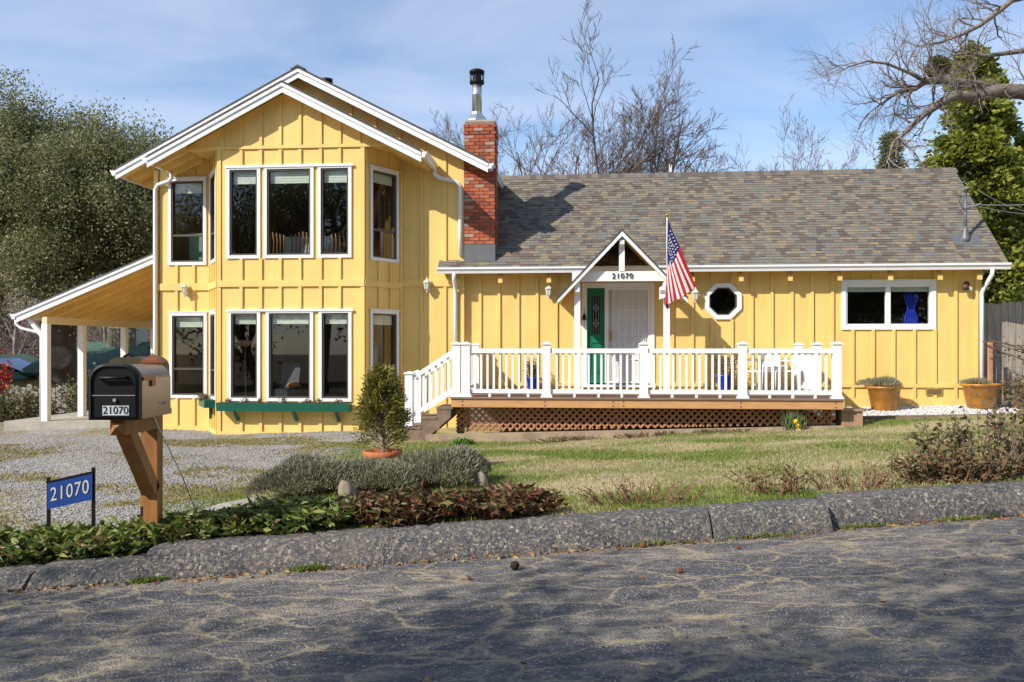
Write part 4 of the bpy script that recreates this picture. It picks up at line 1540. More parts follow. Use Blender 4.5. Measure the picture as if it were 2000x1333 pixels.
slat_chair(-5.02, -0.55, 3.06, 'slatted wooden chair back behind the upper left bay window')
slat_chair(-4.35, -0.60, 3.06, 'slatted wooden chair back in middle of the upper bay window')
slat_chair(-3.5, -0.55, 3.06, 'slatted wooden chair back behind the upper right bay window')
t = thing('covered_table', 'table under a pale grey cloth in the upper bay window', 'table', (-4.45, 0.35, 3.06))
part(t, 'cloth', MB().hexa([(-5.0, -.05, 3.55), (-3.9, -.05, 3.55), (-3.9, .75, 3.55), (-5.0, .75, 3.55), (-4.97, 0, 4.02), (-3.93, 0, 4.02), (-3.93, .7, 4.02), (-4.97, .7, 4.02)]), mat('grey_cloth', (0.5, 0.5, 0.47), 0.9))
for su in (-4.9, -4.0):
    part(t, 'leg', bx(su - .03, su + .03, .1, .16, 3.06, 3.55), INTF)
t = thing('green_cabinet', 'pale green painted cabinet behind the upper left window', 'cabinet', (-7.05, 0.35, 3.06))
part(t, 'carcass', bx(-7.25, -6.8, 0.25, 0.65, 3.06, 4.12), mat('cabinet_green', (0.22, 0.36, 0.24), 0.6, 0.06))
part(t, 'top', bx(-7.28, -6.77, 0.22, 0.68, 4.121, 4.15), mat('cabinet_green', (0.22, 0.36, 0.24)))
t = thing('armchair', 'dark leather recliner behind the lower middle bay window', 'armchair', (-4.65, -0.1, 0.34))
LEA = mat('dark_leather', (0.05, 0.055, 0.065), 0.35, 0.2)
part(t, 'back', MB().prism([(-.35, .75), (-.15, .75), (-.02, 1.25), (-.16, 1.28)], -4.95, -4.55, 'x'), LEA)
part(t, 'seat', bx(-4.98, -4.52, -0.55, -.16, .5, .74), LEA)
part(t, 'base', bx(-4.93, -4.57, -0.5, -.2, .341, .499), LEA)
part(t, 'cushion', MB().lathe([(.02, .0), (.13, .03), (.15, .07), (.1, .12), (.02, .14)], (-4.62, -.42, .741), 12), mat('orange_cushion', (0.55, 0.22, 0.05), 0.8), True)
t = thing('curtain', 'bright blue gathered curtain in the right wing window', 'curtain', (8.25, 0.25, 1.9))
mb = MB()
for i in range(10):
    u = 8.12 + .03 * i
    for_w = lambda z: (1 - .55 * math.exp(-((z - 2.42) / .12) ** 2))
    pts = [(8.26 + (u - 8.26) * for_w(z), .22 + .015 * (i % 2), z) for z in (1.95, 2.1, 2.25, 2.35, 2.42, 2.5, 2.6, 2.74)]
    mb.tube(pts, .02, 5)
part(t, 'cloth', mb, CURT, True)


# ================================================================== plants: growing machinery
def rdir(rng, d, ang):
    """a direction at about ang radians from d"""
    o = d.orthogonal().normalized()
    o.rotate(Matrix.Rotation(rng.uniform(0, 2 * PI), 3, d))
    return (d * math.cos(ang) + o * math.sin(ang)).normalized()


def grow(mb, tips, rng, p, d, L, r, lvl, cfg):
    n = 5 if lvl <= 1 else (4 if lvl == 2 else 3)
    pts, rad = [p.copy()], [r]
    q, dd = p.copy(), d.copy()
    wob = cfg.get('wob', .22)
    end = r * cfg.get('taper', .45)
    for i in range(n):
        dd = (dd + Vector((rng.gauss(0, wob), rng.gauss(0, wob), rng.gauss(0, wob) + cfg.get('up', .08)))).normalized()
        q = q + dd * (L / n)
        pts.append(q.copy())
        rad.append(r + (end - r) * (i + 1) / n)
    mb.tube(pts, rad, 8 if lvl == 0 else 5 if lvl <= 2 else 3, cap=False)
    if lvl >= cfg['lv'] - 1:
        tips.append((pts[-1], dd))
        tips.append((pts[-2], dd))
        if lvl >= cfg['lv']:
            return
    k = cfg['kids'][min(lvl, len(cfg['kids']) - 1)]
    for c in range(k):
        t = cfg.get('start', .35) + (1 - cfg.get('start', .35)) * (c + rng.random()) / k
        x = t * n
        i = min(int(x), n - 1)
        bp_ = pts[i].lerp(pts[i + 1], x - i)
        rr = rad[i] + (rad[i + 1] - rad[i]) * (x - i)
        bd = rdir(rng, (pts[i + 1] - pts[i]).normalized(), rng.uniform(*cfg.get('ang', (.45, .95))))
        bd = (bd + Vector((0, 0, cfg.get('rise', .15)))).normalized()
        grow(mb, tips, rng, bp_, bd, L * rng.uniform(*cfg.get('len', (.55, .8))), max(cfg.get('rmin', .0045), rr * rng.uniform(.5, .7)), lvl + 1, cfg)


def leaves_at(name, tips, per, rad, L, Wd, m, rng_np, parent, off, droop=.25):
    P = np.array([t[0][:] for t in tips]).repeat(per, 0)
    D = np.array([t[1][:] for t in tips]).repeat(per, 0)
    n = len(P)
    P = P + rng_np.normal(size=(n, 3)) * rad
    D = D * .35 + rng_np.normal(size=(n, 3)) * .8
    me = leaf_mesh(name, P - np.array(off), D, L * rng_np.uniform(.7, 1.3, n), Wd * rng_np.uniform(.7, 1.3, n), m, droop)
    return link(name, me, parent)


def tree(name, label, base, cfg, seed, L, r, d=(0, 0, 1), leaf=None, bark=BARK, cat='tree', group=None, fork=None, bole=None):
    rng = random.Random(seed)
    t = thing(name, label, cat, base, house=False, group=group)
    mb, tips = MB(), []
    start = Vector(base)
    if bole:
        hb_, r0_ = bole
        top_ = start + Vector((hb_ * .06, 0, hb_))
        mb.tube([start - Vector((0, 0, .2)), start + Vector((0, 0, hb_ * .12)), start.lerp(top_, .55) + Vector((.06, 0, 0)), top_ + Vector((0, 0, .15))], [r0_ * 1.45, r0_ * 1.1, r0_, r0_ * .9], 12)
        start = top_
    for dd, ll, rr in (fork or [(d, L, r)]):
        grow(mb, tips, rng, start.copy(), Vector(dd).normalized(), ll, rr, 0, cfg)
    part(t, 'trunk', mb, bark, True)
    if leaf:
        leaves_at('crown', tips, leaf['per'], leaf['rad'], leaf['L'], leaf['W'], leaf['m'], np.random.default_rng(seed), t, base)
    return t, tips


OAKL = mat('oak_leaf', (0.075, 0.09, 0.03), 0.5, 0.2, 3, island=[(0.09, 0.11, 0.035), (0.20, 0.22, 0.075), (0.33, 0.33, 0.14), (0.46, 0.44, 0.25)], trans=0.42)
CEDL = mat('cedar_leaf', (0.17, 0.18, 0.025), 0.6, 0.2, 3, island=[(0.09, 0.13, 0.025), (0.20, 0.25, 0.04), (0.34, 0.37, 0.055), (0.46, 0.44, 0.06)], trans=0.42)
FIRL = mat('fir_leaf', (0.05, 0.07, 0.03), 0.6, 0.2, 3, island=[(0.09, 0.12, 0.04), (0.18, 0.21, 0.075), (0.28, 0.29, 0.11)], trans=0.35)
HYPL = mat('hypericum_leaf', (0.08, 0.12, 0.03), 0.45, 0.2, 3, island=[(0.06, 0.10, 0.022), (0.14, 0.21, 0.045), (0.24, 0.33, 0.065), (0.38, 0.40, 0.10), (0.15, 0.05, 0.03)], trans=0.3)
HYPR = mat('hypericum_red_leaf', (0.12, 0.06, 0.03), 0.5, 0.2, 3, island=[(0.15, 0.04, 0.028), (0.10, 0.10, 0.032), (0.22, 0.23, 0.07), (0.23, 0.07, 0.042), (0.10, 0.07, 0.035)], trans=0.35)
BRNL = mat('rose_leaf', (0.10, 0.085, 0.04), 0.6, 0.2, 3, island=[(0.08, 0.045, 0.03), (0.18, 0.165, 0.07), (0.28, 0.26, 0.12), (0.28, 0.11, 0.045), (0.14, 0.14, 0.055)], trans=0.35)
LAVL = mat('lavender_leaf', (0.17, 0.17, 0.12), 0.8, 0.2, 3, island=[(0.12, 0.16, 0.06), (0.24, 0.27, 0.13), (0.38, 0.36, 0.26), (0.33, 0.26, 0.25)], trans=0.15)
SPRL = mat('spruce_leaf', (0.10, 0.11, 0.025), 0.6, 0.2, 3, island=[(0.10, 0.12, 0.02), (0.22, 0.22, 0.035), (0.34, 0.31, 0.055), (0.33, 0.22, 0.06)], trans=0.2)
REDL = mat('red_leaf', (0.5, 0.03, 0.02), 0.5, 0.2, 3, island=[(0.30, 0.012, 0.012), (0.55, 0.035, 0.025), (0.65, 0.10, 0.05)], trans=0.3)
SHRL = mat('shrub_leaf', (0.10, 0.12, 0.04), 0.5, 0.2, 3, island=[(0.03, 0.045, 0.015), (0.085, 0.105, 0.03), (0.17, 0.175, 0.06), (0.22, 0.20, 0.09)], trans=0.25)
GRSL = mat('grass_blade', (0.18, 0.19, 0.05), 0.7, 0.2, 3, island=[(0.11, 0.20, 0.025), (0.19, 0.29, 0.04), (0.31, 0.37, 0.075)], trans=0.35)
STRL = mat('straw_blade', (0.4, 0.33, 0.18), 0.8, 0.2, 3, island=[(0.36, 0.29, 0.14), (0.52, 0.44, 0.26), (0.66, 0.58, 0.38)], trans=0.35)
DRYL = mat('dry_leaf', (0.24, 0.12, 0.05), 0.8, 0.2, 3, island=[(0.13, 0.05, 0.025), (0.27, 0.12, 0.05), (0.38, 0.22, 0.09), (0.42, 0.32, 0.17)], trans=0.15)
MISL = mat('mistletoe_leaf', (0.14, 0.13, 0.03), 0.6, 0.2, 3, island=[(0.09, 0.085, 0.02), (0.17, 0.16, 0.035)], trans=0.2)

# ---- big evergreen oak left, behind the carport
oak_cfg = dict(rmin=.009, lv=4, kids=(7, 6, 5, 4), ang=(.45, 1.05), len=(.58, .8), up=.05, rise=.12, wob=.2, taper=.5, start=.3)
leafo = dict(per=24, rad=.20, L=.085, W=.05, m=OAKL)
tree('oak_tree', 'large evergreen oak rising behind the carport roof at left', (-14.4, 27.0, -1.3), oak_cfg, 4, 5.2, 0.62,
     fork=[((.05, 0, 1), 3.1, .36), ((-.75, .05, .8), 2.9, .30), ((.85, -.15, .75), 3.0, .28), ((-.1, .3, 1), 3.2, .32), ((.35, -.5, .9), 3.0, .25), ((-.4, -.5, .8), 3.0, .25)], leaf=leafo, bole=(3.9, .50))
tree('oak_tree', 'second evergreen oak at the far left edge, nearer the frame', (-19.5, 27.5, -1.4), oak_cfg, 9, 5.0, 0.4,
     fork=[((.12, 0, 1), 2.9, .32), ((-.6, -.1, .8), 2.7, .26), ((.7, -.2, .8), 3.0, .24), ((0, -.6, .8), 2.8, .22)], leaf=leafo, bole=(2.6, .36))
# the pruned scar on the oak's trunk
t = thing('oak_burl', 'round grey pruning scar on the oak trunk behind the carport', 'burl', (-13.85, 26.38, 1.3), house=False)
part(t, 'scar', MB().lathe([(.36, 0), (.38, .08), (.31, .12), (.27, .10), (.16, .115), (.04, .12)], (0, 0, 0), 18), mat('scar_wood', (0.17, 0.14, 0.115), 0.95, 0.35, 6, 0.8, 16), True, rel=True)
t.rotation_euler = (PI / 2, 0, .15)

# ---- bare trees behind the ridge
bare = dict(rmin=.009, lv=5, kids=(9, 6, 5, 4, 3), ang=(.35, .75), len=(.36, .56), up=.02, rise=.10, wob=.13, taper=.4, start=.34)
tree('bare_tree', 'leafless tree standing right behind the chimney', (1.5, 33, -0.6), bare, 31, 6, .2,
     fork=[((.0, 0, 1), 8.7, .22), ((.10, .1, 1), 8.2, .18), ((-.11, 0, 1), 8.0, .16)], bark=TWIG, group='leafless trees behind the ridge')
tree('bare_tree', 'leafless tree with arching right boughs behind middle of ridge', (3.6, 33.5, -0.6), bare, 32, 6, .2,
     fork=[((.0, 0, 1), 8.5, .22), ((.10, .1, 1), 7.9, .17), ((.24, 0, 1), 6.9, .14)], bark=TWIG, group='leafless trees behind the ridge')
tree('bare_tree', 'slender leafless saplings between chimney and bare trees', (-0.4, 33, -0.6), dict(bare, lv=4, kids=(5, 4, 4, 3)), 33, 5, .1,
     fork=[((.06, 0, 1), 6.6, .08), ((-.06, .1, 1), 6.2, .07), ((-.10, 0, 1), 5.8, .06), ((.10, 0, 1), 6.2, .06)], bark=TWIG, group='leafless trees behind the ridge')
tree('bare_tree', 'thin leafless sapling left of the chimney flue', (-2.6, 34, -0.6), dict(bare, lv=4, kids=(4, 3, 3, 3)), 36, 5, .08,
     fork=[((.05, 0, 1), 5.8, .05), ((-.12, 0, 1), 5.4, .05)], bark=TWIG, group='leafless trees behind the ridge')
tree('bare_tree', 'grey leafless tree low over the right part of ridge', (13.4, 45, -0.5), dict(bare, kids=(6, 5, 5, 4, 3)), 34, 6, .2,
     fork=[((-.05, 0, 1), 8.8, .18), ((.12, 0, 1), 8.2, .15), ((-.12, 0, 1), 8.2, .12)], bark=TWIG, group='leafless trees behind the ridge')
tree('bare_tree', 'twiggy leafless thicket tree beside the small conifer', (17.4, 46, -0.5), dict(bare, kids=(6, 5, 4, 4, 3)), 35, 6, .16,
     fork=[((-.1, 0, 1), 9.0, .13), ((.1, 0, 1), 9.2, .13), ((-.14, 0, 1), 8.6, .1)], bark=TWIG, group='leafless trees behind the ridge')


# ---- conifers
def conifer(name, label, base, Ht, R, n, m, seed, L, Wd, skirt=.0, sway=0.25):
    t = thing(name, label, 'tree', base, house=False)
    rng = random.Random(seed)
    nr = np.random.default_rng(seed)
    part(t, 'trunk', MB().tube([(0, 0, -.2), (0.05, 0, Ht * .5), (0, 0, Ht * .97)], [Ht * .022, Ht * .013, .015], 8), BARK, True, rel=True)
    mb, Ps, Ds = MB(), [], []
    nb = int(Ht * 16)
    for i in range(nb):
        f = (i + rng.random()) / nb
        z = Ht * (skirt + (1 - skirt) * f) * .98
        env = R * (1 - f) ** .75 * rng.uniform(.62, 1.12) + .12
        a = rng.uniform(0, 2 * PI)
        dv = Vector((math.cos(a), math.sin(a), 0))
        tip = Vector((0, 0, z)) + dv * env + Vector((0, 0, -env * sway + rng.uniform(-.1, .25)))
        mid = Vector((0, 0, z)) + dv * env * .5 + Vector((0, 0, env * .06))
        mb.tube([(0, 0, z), mid, tip], [.028, .018, .006], 4, cap=False)
        k = max(6, int(n / nb))
        for _ in range(k):
            s = rng.random() ** .55
            p = (mid.lerp(tip, (s - .5) * 2) if s > .5 else Vector((0, 0, z)).lerp(mid, s * 2))
            wd = .10 + .20 * (1 - s) * env
            Ps.append((p.x + rng.gauss(0, wd), p.y + rng.gauss(0, wd), p.z + rng.gauss(0, wd * .7)))
            Ds.append((dv.x + rng.gauss(0, .5), dv.y + rng.gauss(0, .5), rng.gauss(-.1, .55)))
    part(t, 'boughs', mb, BARK, True, rel=True)
    P = np.array(Ps)
    link('crown', leaf_mesh('crown', P, np.array(Ds), L * nr.uniform(.6, 1.4, len(P)), Wd * nr.uniform(.6, 1.4, len(P)), m, .1), t)
    return t


conifer('cedar_tree', 'tall yellow-green incense cedar rising beyond the wing roof end', (14.6, 27, 0.0), 11.2, 3.2, 52000, CEDL, 61, .20, .11)
conifer('cedar_tree', 'second yellow-green cedar at the right edge behind the fence', (17.3, 28.5, 0.0), 8.8, 3.2, 40000, CEDL, 62, .20, .11)
conifer('cedar_tree', 'olive evergreen tree at far right beyond the cedars', (20.5, 33, 0.0), 9.2, 3.0, 16000, OAKL, 63, .2, .11)
conifer('small_conifer', 'small dark conifer peeping above ridge under the oak bough', (17.6, 40, -0.3), 12.0, 1.7, 14000, FIRL, 64, .24, .08)

# ---- bare oak whose limbs reach in from the right
t = thing('overhanging_oak', 'leafless oak reaching thick crooked limbs in from the right edge', 'tree', (15.4, 22.5, 0.3), house=False)
limbs = [
    ([(15.4, 22.5, 0.2), (15.38, 22.5, 1.67), (15.26, 22.5, 5.28), (14.83, 22.5, 7.57), (13.98, 22.3, 8.06), (13.15, 22.1, 8.18), (12.38, 21.9, 8.15), (11.69, 21.7, 7.94), (11.06, 21.5, 7.91), (10.56, 21.3, 7.63), (10.12, 21.1, 7.34), (9.58, 20.9, 6.87), (9.16, 20.7, 6.51), (8.98, 20.5, 6.11)],
     [.36, .34, .31, .27, .235, .205, .18, .145, .12, .10, .08, .062, .045, .02], 3),
    ([(12.55, 22.2, 8.22), (12.0, 22.05, 8.34), (11.5, 21.9, 8.35), (10.9, 21.75, 8.36), (10.36, 21.6, 8.29), (10.06, 21.45, 8.07), (9.53, 21.3, 7.94), (9.18, 21.15, 7.67), (8.95, 21.0, 7.4)],
     [.13, .12, .115, .10, .085, .065, .05, .033, .015], 0),
    ([(10.27, 21.4, 8.23), (9.84, 21.22, 8.37), (9.19, 21.04, 8.55), (8.61, 20.86, 8.56), (8.09, 20.68, 8.36), (7.75, 20.5, 8.14)], [.05, .042, .033, .026, .018, .008], 0),
    ([(15.26, 22.5, 5.3), (15.5, 22.8, 9.5), (15.16, 23.0, 11.4), (13.28, 22.83, 10.84), (12.82, 22.67, 10.47), (12.24, 22.5, 10.04), (11.67, 22.33, 9.74), (11.05, 22.17, 9.47), (10.67, 22.0, 9.39)], [.2, .16, .13, .085, .075, .06, .048, .03, .014], 2),
    ([(15.5, 22.8, 9.2), (13.57, 22.8, 9.48), (12.78, 22.6, 9.32), (12.25, 22.4, 9.2), (11.78, 22.2, 9.22), (11.26, 22.0, 9.09)], [.10, .075, .06, .05, .035, .015], 1),
]
rng = random.Random(77)
mb = MB()
tips = []
ocfg = dict(lv=3, kids=(6, 5, 4), ang=(.4, 1.05), len=(.5, .78), up=.05, rise=.12, wob=.22, taper=.4, start=.2)
for pts, rad, s0 in limbs:
    mb.tube(pts, rad, 8)
    for i in range(s0 + 1, len(pts) - 1):
        for k in range(3):
            a, b = Vector(pts[i]), Vector(pts[i + 1])
            p = a.lerp(b, rng.random())
            d = rdir(rng, (b - a).normalized(), rng.uniform(.5, 1.2))
            d = (d + Vector((-.15, 0, .28))).normalized()
            grow(mb, tips, rng, p, d, rng.uniform(.5, 1.25), min(rad[i] * .45, .03), 1, ocfg)
    grow(mb, tips, rng, Vector(pts[-1]), (Vector(pts[-1]) - Vector(pts[-2])).normalized(), .8, rad[-1], 1, ocfg)
part(t, 'limbs', mb, mat('oak_bark_grey', (0.20, 0.165, 0.135), 0.95, 0.35, 9, 0.8, 30), True)
t = thing('mistletoe_clump', 'round olive mistletoe ball in the bare oak boughs', 'mistletoe', (10.9, 22, 8.78), house=False)
nr = np.random.default_rng(5)
D = nr.normal(size=(2200, 3))
D /= np.linalg.norm(D, axis=1, keepdims=True)
link('foliage', leaf_mesh('foliage', D * nr.uniform(.05, .27, (2200, 1)), D + nr.normal(size=(2200, 3)) * .5, .09, .04, MISL), t)

# ---- oaks across the road behind the camera: they throw the dappled shade on the asphalt
shade_cfg = dict(rmin=.012, lv=4, kids=(4, 4, 3, 3), ang=(.5, 1.1), len=(.55, .78), up=.02, rise=.05, wob=.2, taper=.5, start=.3)
for i, (x, y, lab) in enumerate(((-13.0, -3.9, 'spreading oak across the road, left of the viewer, dappling the asphalt'), (-8.6, -3.4, 'spreading oak across the road just behind the viewer, dappling the asphalt'),
                                 (-4.2, -3.0, 'spreading oak across the road, nearest the viewer, dappling the right asphalt'))):
    tree('shade_oak', lab, (x, y, 0.03 * x), shade_cfg, 71 + i, 3, .30, fork=[((-.3, -.2, 1), 2.8, .2), ((.5, .1, .9), 2.8, .2), ((.05, .5, .9), 2.6, .2)], bole=(6.0, .3), leaf=dict(per=4, rad=.22, L=.15, W=.10, m=OAKL))
# wood across the road: it is what the window panes mirror
acr = dict(lv=3, kids=(7, 6, 6), ang=(.45, 1.05), len=(.55, .8), up=.05, rise=.12, wob=.2, taper=.5, start=.15)
for i in range(9):
    tree('roadside_tree', ('first', 'second', 'third', 'fourth', 'fifth', 'sixth', 'seventh', 'eighth', 'ninth')[i] + ' from the left of the tall evergreens behind the viewer, mirrored in the panes', (-34 + 8.2 * i + 2 * math.sin(i * 5), -24 - 3 * (i % 2), -1.0), acr, 300 + i, 8.5, .4,
         leaf=dict(per=26, rad=.7, L=.34, W=.2, m=OAKL), group='trees across the road')


# ================================================================== yard
def gz(x, y):
    return terrain(x, y)


def bush(name, label, cx, cy, rx, ry, h, nstem, per, L, Wd, m, seed, stem=TWIGR, group=None, cat='bush', lean=.35, z=None, bare_low=0.0, droop=.25):
    """stems fan out of the ground, leaves sit in pairs along them"""
    rng = random.Random(seed)
    z0 = gz(cx, cy) if z is None else z
    t = thing(name, label, cat, (cx, cy, z0), house=False, group=group)
    mb, P, D = MB(), [], []
    for i in range(nstem):
        a, r = rng.uniform(0, 2 * PI), math.sqrt(rng.random())
        x, y = rx * r * math.cos(a), ry * r * math.sin(a)
        zg = (gz(cx + x, cy + y) - z0) if z is None else 0
        hh = h * rng.uniform(.55, 1.08) * (1 - .35 * r * r)
        tip = Vector((x + rng.gauss(0, lean * .35) * h + x * .25, y + rng.gauss(0, lean * .35) * h, zg + hh))
        b0 = Vector((x * .85, y * .85, zg - .02))
        mid = b0.lerp(tip, .55) + Vector((rng.gauss(0, .04), rng.gauss(0, .04), .05 * h))
        mb.tube([b0, mid, tip], [.006, .0045, .002], 3, cap=False)
        for k in range(per):
            s = bare_low + (1 - bare_low) * (k + rng.random()) / per
            p = b0.lerp(mid, s * 2) if s < .5 else mid.lerp(tip, s * 2 - 1)
            aa = rng.uniform(0, 2 * PI)
            P.append(p[:])
            D.append((math.cos(aa), math.sin(aa), rng.uniform(-.15, .75)))
    part(t, 'stems', mb, stem, rel=True)
    nr = np.random.default_rng(seed)
    n = len(P)
    link('foliage', leaf_mesh('foliage', np.array(P), np.array(D), L * nr.uniform(.6, 1.25, n), Wd * nr.uniform(.6, 1.25, n), m, droop), t)
    return t


GH = 'low bushes behind the kerb'
for i, (cx, lab, rx, h, m, ns) in enumerate((
        (-4.35, 'glossy green low bush at far left edge behind the kerb', .66, .27, HYPL, 190),
        (-3.45, 'glossy green low bush around the blue address sign', .62, .25, HYPL, 190),
        (-2.62, 'glossy green low bush at the foot of the mailbox post', .58, .25, HYPL, 170),
        (-1.88, 'dark green low bush just right of the mailbox post', .55, .25, HYPL, 150),
        (-0.98, 'reddish-leaved low bush behind the kerb below the lavender', .48, .27, HYPR, 150),
        (-0.15, 'green and red low bush ending the hedge, nearest the walnut', .45, .26, HYPR, 120))):
    bush('low_bush', lab, cx, 7.27 + .135 * cx, rx, .27, h, ns, 20 if m is HYPL else 15, .10, .038, m, 100 + i, group=GH)
bush('dry_stems', 'sparse reddish dead stems behind the middle of the kerb', 1.15, 7.50, .50, .18, .24, 60, 4, .04, .012, HYPR, 120, group=GH)
bush('dry_stems', 'dark curly dead perennial by the break in the kerb', 2.35, 7.70, .36, .16, .30, 34, 7, .055, .022, HYPR, 121, group=GH)
bush('dry_stems', 'thin wiry dead stems between the kerb and right shrub', 3.1, 7.85, .4, .2, .28, 50, 5, .04, .014, BRNL, 122, group=GH)
bush('rose_shrub', 'big tangled brown-leaved shrub behind the kerb at right', 4.55, 8.35, .62, .42, .70, 90, 12, .062, .042, BRNL, 123, stem=TWIG, cat='shrub', lean=.5)
bush('rose_shrub', 'brown tangled shrub cut by the right edge of view', 5.6, 8.8, .6, .45, .95, 80, 13, .062, .042, BRNL, 124, stem=TWIG, cat='shrub', lean=.5)
bush('rose_shrub', 'lower rust-coloured shrub front, against the last kerb length', 4.1, 7.98, .55, .2, .36, 100, 13, .055, .034, BRNL, 125, stem=TWIGR, cat='shrub', lean=.4)


# ---- lavender mounds
def lavender(label, cx, cy, rx, ry, h, n, seed, z=None, k=LAVL):
    z0 = gz(cx, cy) if z is None else z
    t = thing('lavender_bush', label, 'lavender', (cx, cy, z0), house=False)
    nr = np.random.default_rng(seed)
    a = nr.uniform(0, 2 * PI, n)
    r = np.sqrt(nr.random(n))
    lump = 1 + .16 * np.sin(3 * a + seed) + .10 * np.sin(7 * a + 2 * seed)
    x, y = rx * r * np.cos(a) * lump, ry * r * np.sin(a) * lump
    top = h * np.sqrt(np.clip(1 - (r * .97) ** 2.2, 0, 1)) * (1 + .13 * np.sin(9 * x + seed) * np.cos(8 * y))
    zc = top * nr.uniform(.45, 1.0, n) ** .6
    zc += np.array([0 if z is not None else gz(cx + xx, cy + yy) - z0 for xx, yy in zip(x, y)])
    P = np.stack([x, y, zc], 1)
    D = np.stack([x / rx * .55, y / ry * .55, np.full(n, .75)], 1) + nr.normal(size=(n, 3)) * .28
    link('foliage', leaf_mesh('foliage', P, D, nr.uniform(.035, .085, n), .010, k, .05), t)
    mb = MB()
    rg = random.Random(seed)
    for i in range(70):
        aa, rr = rg.uniform(0, 2 * PI), math.sqrt(rg.random())
        e = Vector((rx * rr * math.cos(aa), ry * rr * math.sin(aa), h * math.sqrt(max(.05, 1 - rr * rr)) * .9))
        mb.tube([(e.x * .3, e.y * .3, -.02), (e.x * .75, e.y * .75, e.z * .5), e], [.008, .005, .002], 3, cap=False)
    part(t, 'stems', mb, TWIG, rel=True)
    return t


lavender('grey-green lavender mound on the left beside the concrete edging', -2.12, 9.1, .56, .48, .36, 15000, 3)
lavender('lavender mound in front of the potted conifer', -1.38, 9.1, .46, .45, .30, 11000, 4)
lavender('right-hand lavender mound spilling over the lawn', -0.74, 9.3, .50, .46, .38, 13000, 5)
for x, y, r, lab in ((-1.66, 8.72, .10, 'pale rounded stone between the two lavender mounds'), (-0.32, 9.02, .09, 'brown rounded stone under the right lavender mound'), (-1.92, 10.15, .09, 'pale stone beside the terracotta pot')):
    t = thing('garden_stone', lab, 'stone', (x, y, gz(x, y)), house=False)
    V_ = MB().lathe([(r * .75, -.04), (r, r * .35), (r * .92, r * .9), (r * .55, r * 1.35), (r * .1, r * 1.45)], (0, 0, 0), 16)
    V_.v = [tuple(Vector(p) * (1 + .38 * mnoise.noise(Vector(p) * 9 + Vector((x, y, 0))) + .16 * mnoise.noise(Vector(p) * 26))) for p in V_.v]
    part(t, 'boulder', V_, STONE, True, rel=True)

# ---- potted dwarf conifer
px_, py_ = -1.56, 10.4
pz0 = gz(px_, py_)
t = thing('flower_pot', 'terracotta pot rising from the lavender, holding the dwarf conifer', 'pot', (px_, py_, pz0), house=False)
part(t, 'bowl', MB().lathe([(.16, 0), (.21, .24), (.235, .25), (.24, .33), (.215, .33), (.20, .28), (.02, .27)], (0, 0, 0), 24), TERRA, True, rel=True)
t = thing('dwarf_conifer', 'dwarf conifer with bare lower twigs in the terracotta pot', 'conifer', (px_, py_, pz0 + .27), house=False)
rng = random.Random(8)
nr = np.random.default_rng(8)
mb, P, D = MB(), [], []
mb.tube([(0, 0, 0), (.015, 0, .5), (.03, 0, .92)], [.028, .018, .004], 7)
for i in range(230):
    f = rng.random() ** .8
    z = .06 + .86 * f
    R = (.31 - .02 * (1 - f)) * (1 - max(0, f - .2) / .8) ** .55 + .03
    a = rng.uniform(0, 2 * PI)
    tip = Vector((R * math.cos(a), R * math.sin(a), z + .10 + .05 * f))
    mb.tube([(0.02 * f, 0, z - .03), tip * .5 + Vector((0, 0, z * .48)), tip], [.006, .004, .002], 3, cap=False)
    for k in range(46 if f > .30 else 18):
        s = rng.uniform(.45, 1.05)
        p = Vector((0, 0, z)).lerp(tip, s)
        P.append((p.x + rng.gauss(0, .026), p.y + rng.gauss(0, .026), p.z + rng.gauss(0, .026)))
        D.append((math.cos(a) + rng.gauss(0, .5), math.sin(a) + rng.gauss(0, .5), .5 + rng.gauss(0, .4)))
part(t, 'branches', mb, mat('grey_branch', (0.22, 0.18, 0.15), 0.9, 0.2), rel=True)
link('foliage', leaf_mesh('foliage', np.array(P), np.array(D), nr.uniform(.03, .06, len(P)), .018, SPRL, .1), t)


# ---- pots by the wall
def glazed_pot(label, u, v, z, r, hgt, m, rim=.03):
    t = thing('glazed_pot', label, 'pot', (u, v, z))
    part(t, 'body', MB().lathe([(r * .66, 0), (r * .70, .02), (r * .93, hgt - .06), (r + rim, hgt - .035), (r + rim, hgt), (r - .01, hgt), (r - .03, hgt - .05), (.02, hgt - .06)], (0, 0, 0), 28), m, True, rel=True)
    return t


glazed_pot('mustard glazed pot with lavender, left of the two by the wall', 7.46, -0.55, 0.345, .33, .50, GLAZE)
glazed_pot('mustard glazed pot at the house corner with a chipped base', 9.30, -0.55, 0.40, .35, .50, GLAZE)
w = H(7.40, -.55)
lavender('grey lavender tuft growing in the left mustard pot', w[0], w[1], .40, .30, .20, 2600, 6, z=.80)
w = H(9.20, -.55)
lavender('small silver lavender tuft in the corner mustard pot', w[0], w[1], .26, .22, .10, 900, 7, z=.87)
glazed_pot('small cobalt blue pot on the deck left of the door', 0.46, -0.30, DZ + .002, .14, .27, BLUEG, .01)
glazed_pot('large cobalt blue pot on deck below the octagonal window', 4.38, -0.34, DZ + .002, .18, .33, BLUEG, .01)
w = H(.46, -.30)
bush('potted_shrub', 'small green leafy shrub in the left blue pot', w[0], w[1], .10, .10, .44, 36, 16, .05, .028, SHRL, 141, z=DZ + .24, cat='plant')
w = H(4.38, -.34)
bush('potted_shrub', 'tall browning shrub in the right blue pot', w[0], w[1], .13, .13, .60, 50, 18, .045, .024, BRNL, 142, z=DZ + .30, cat='plant')
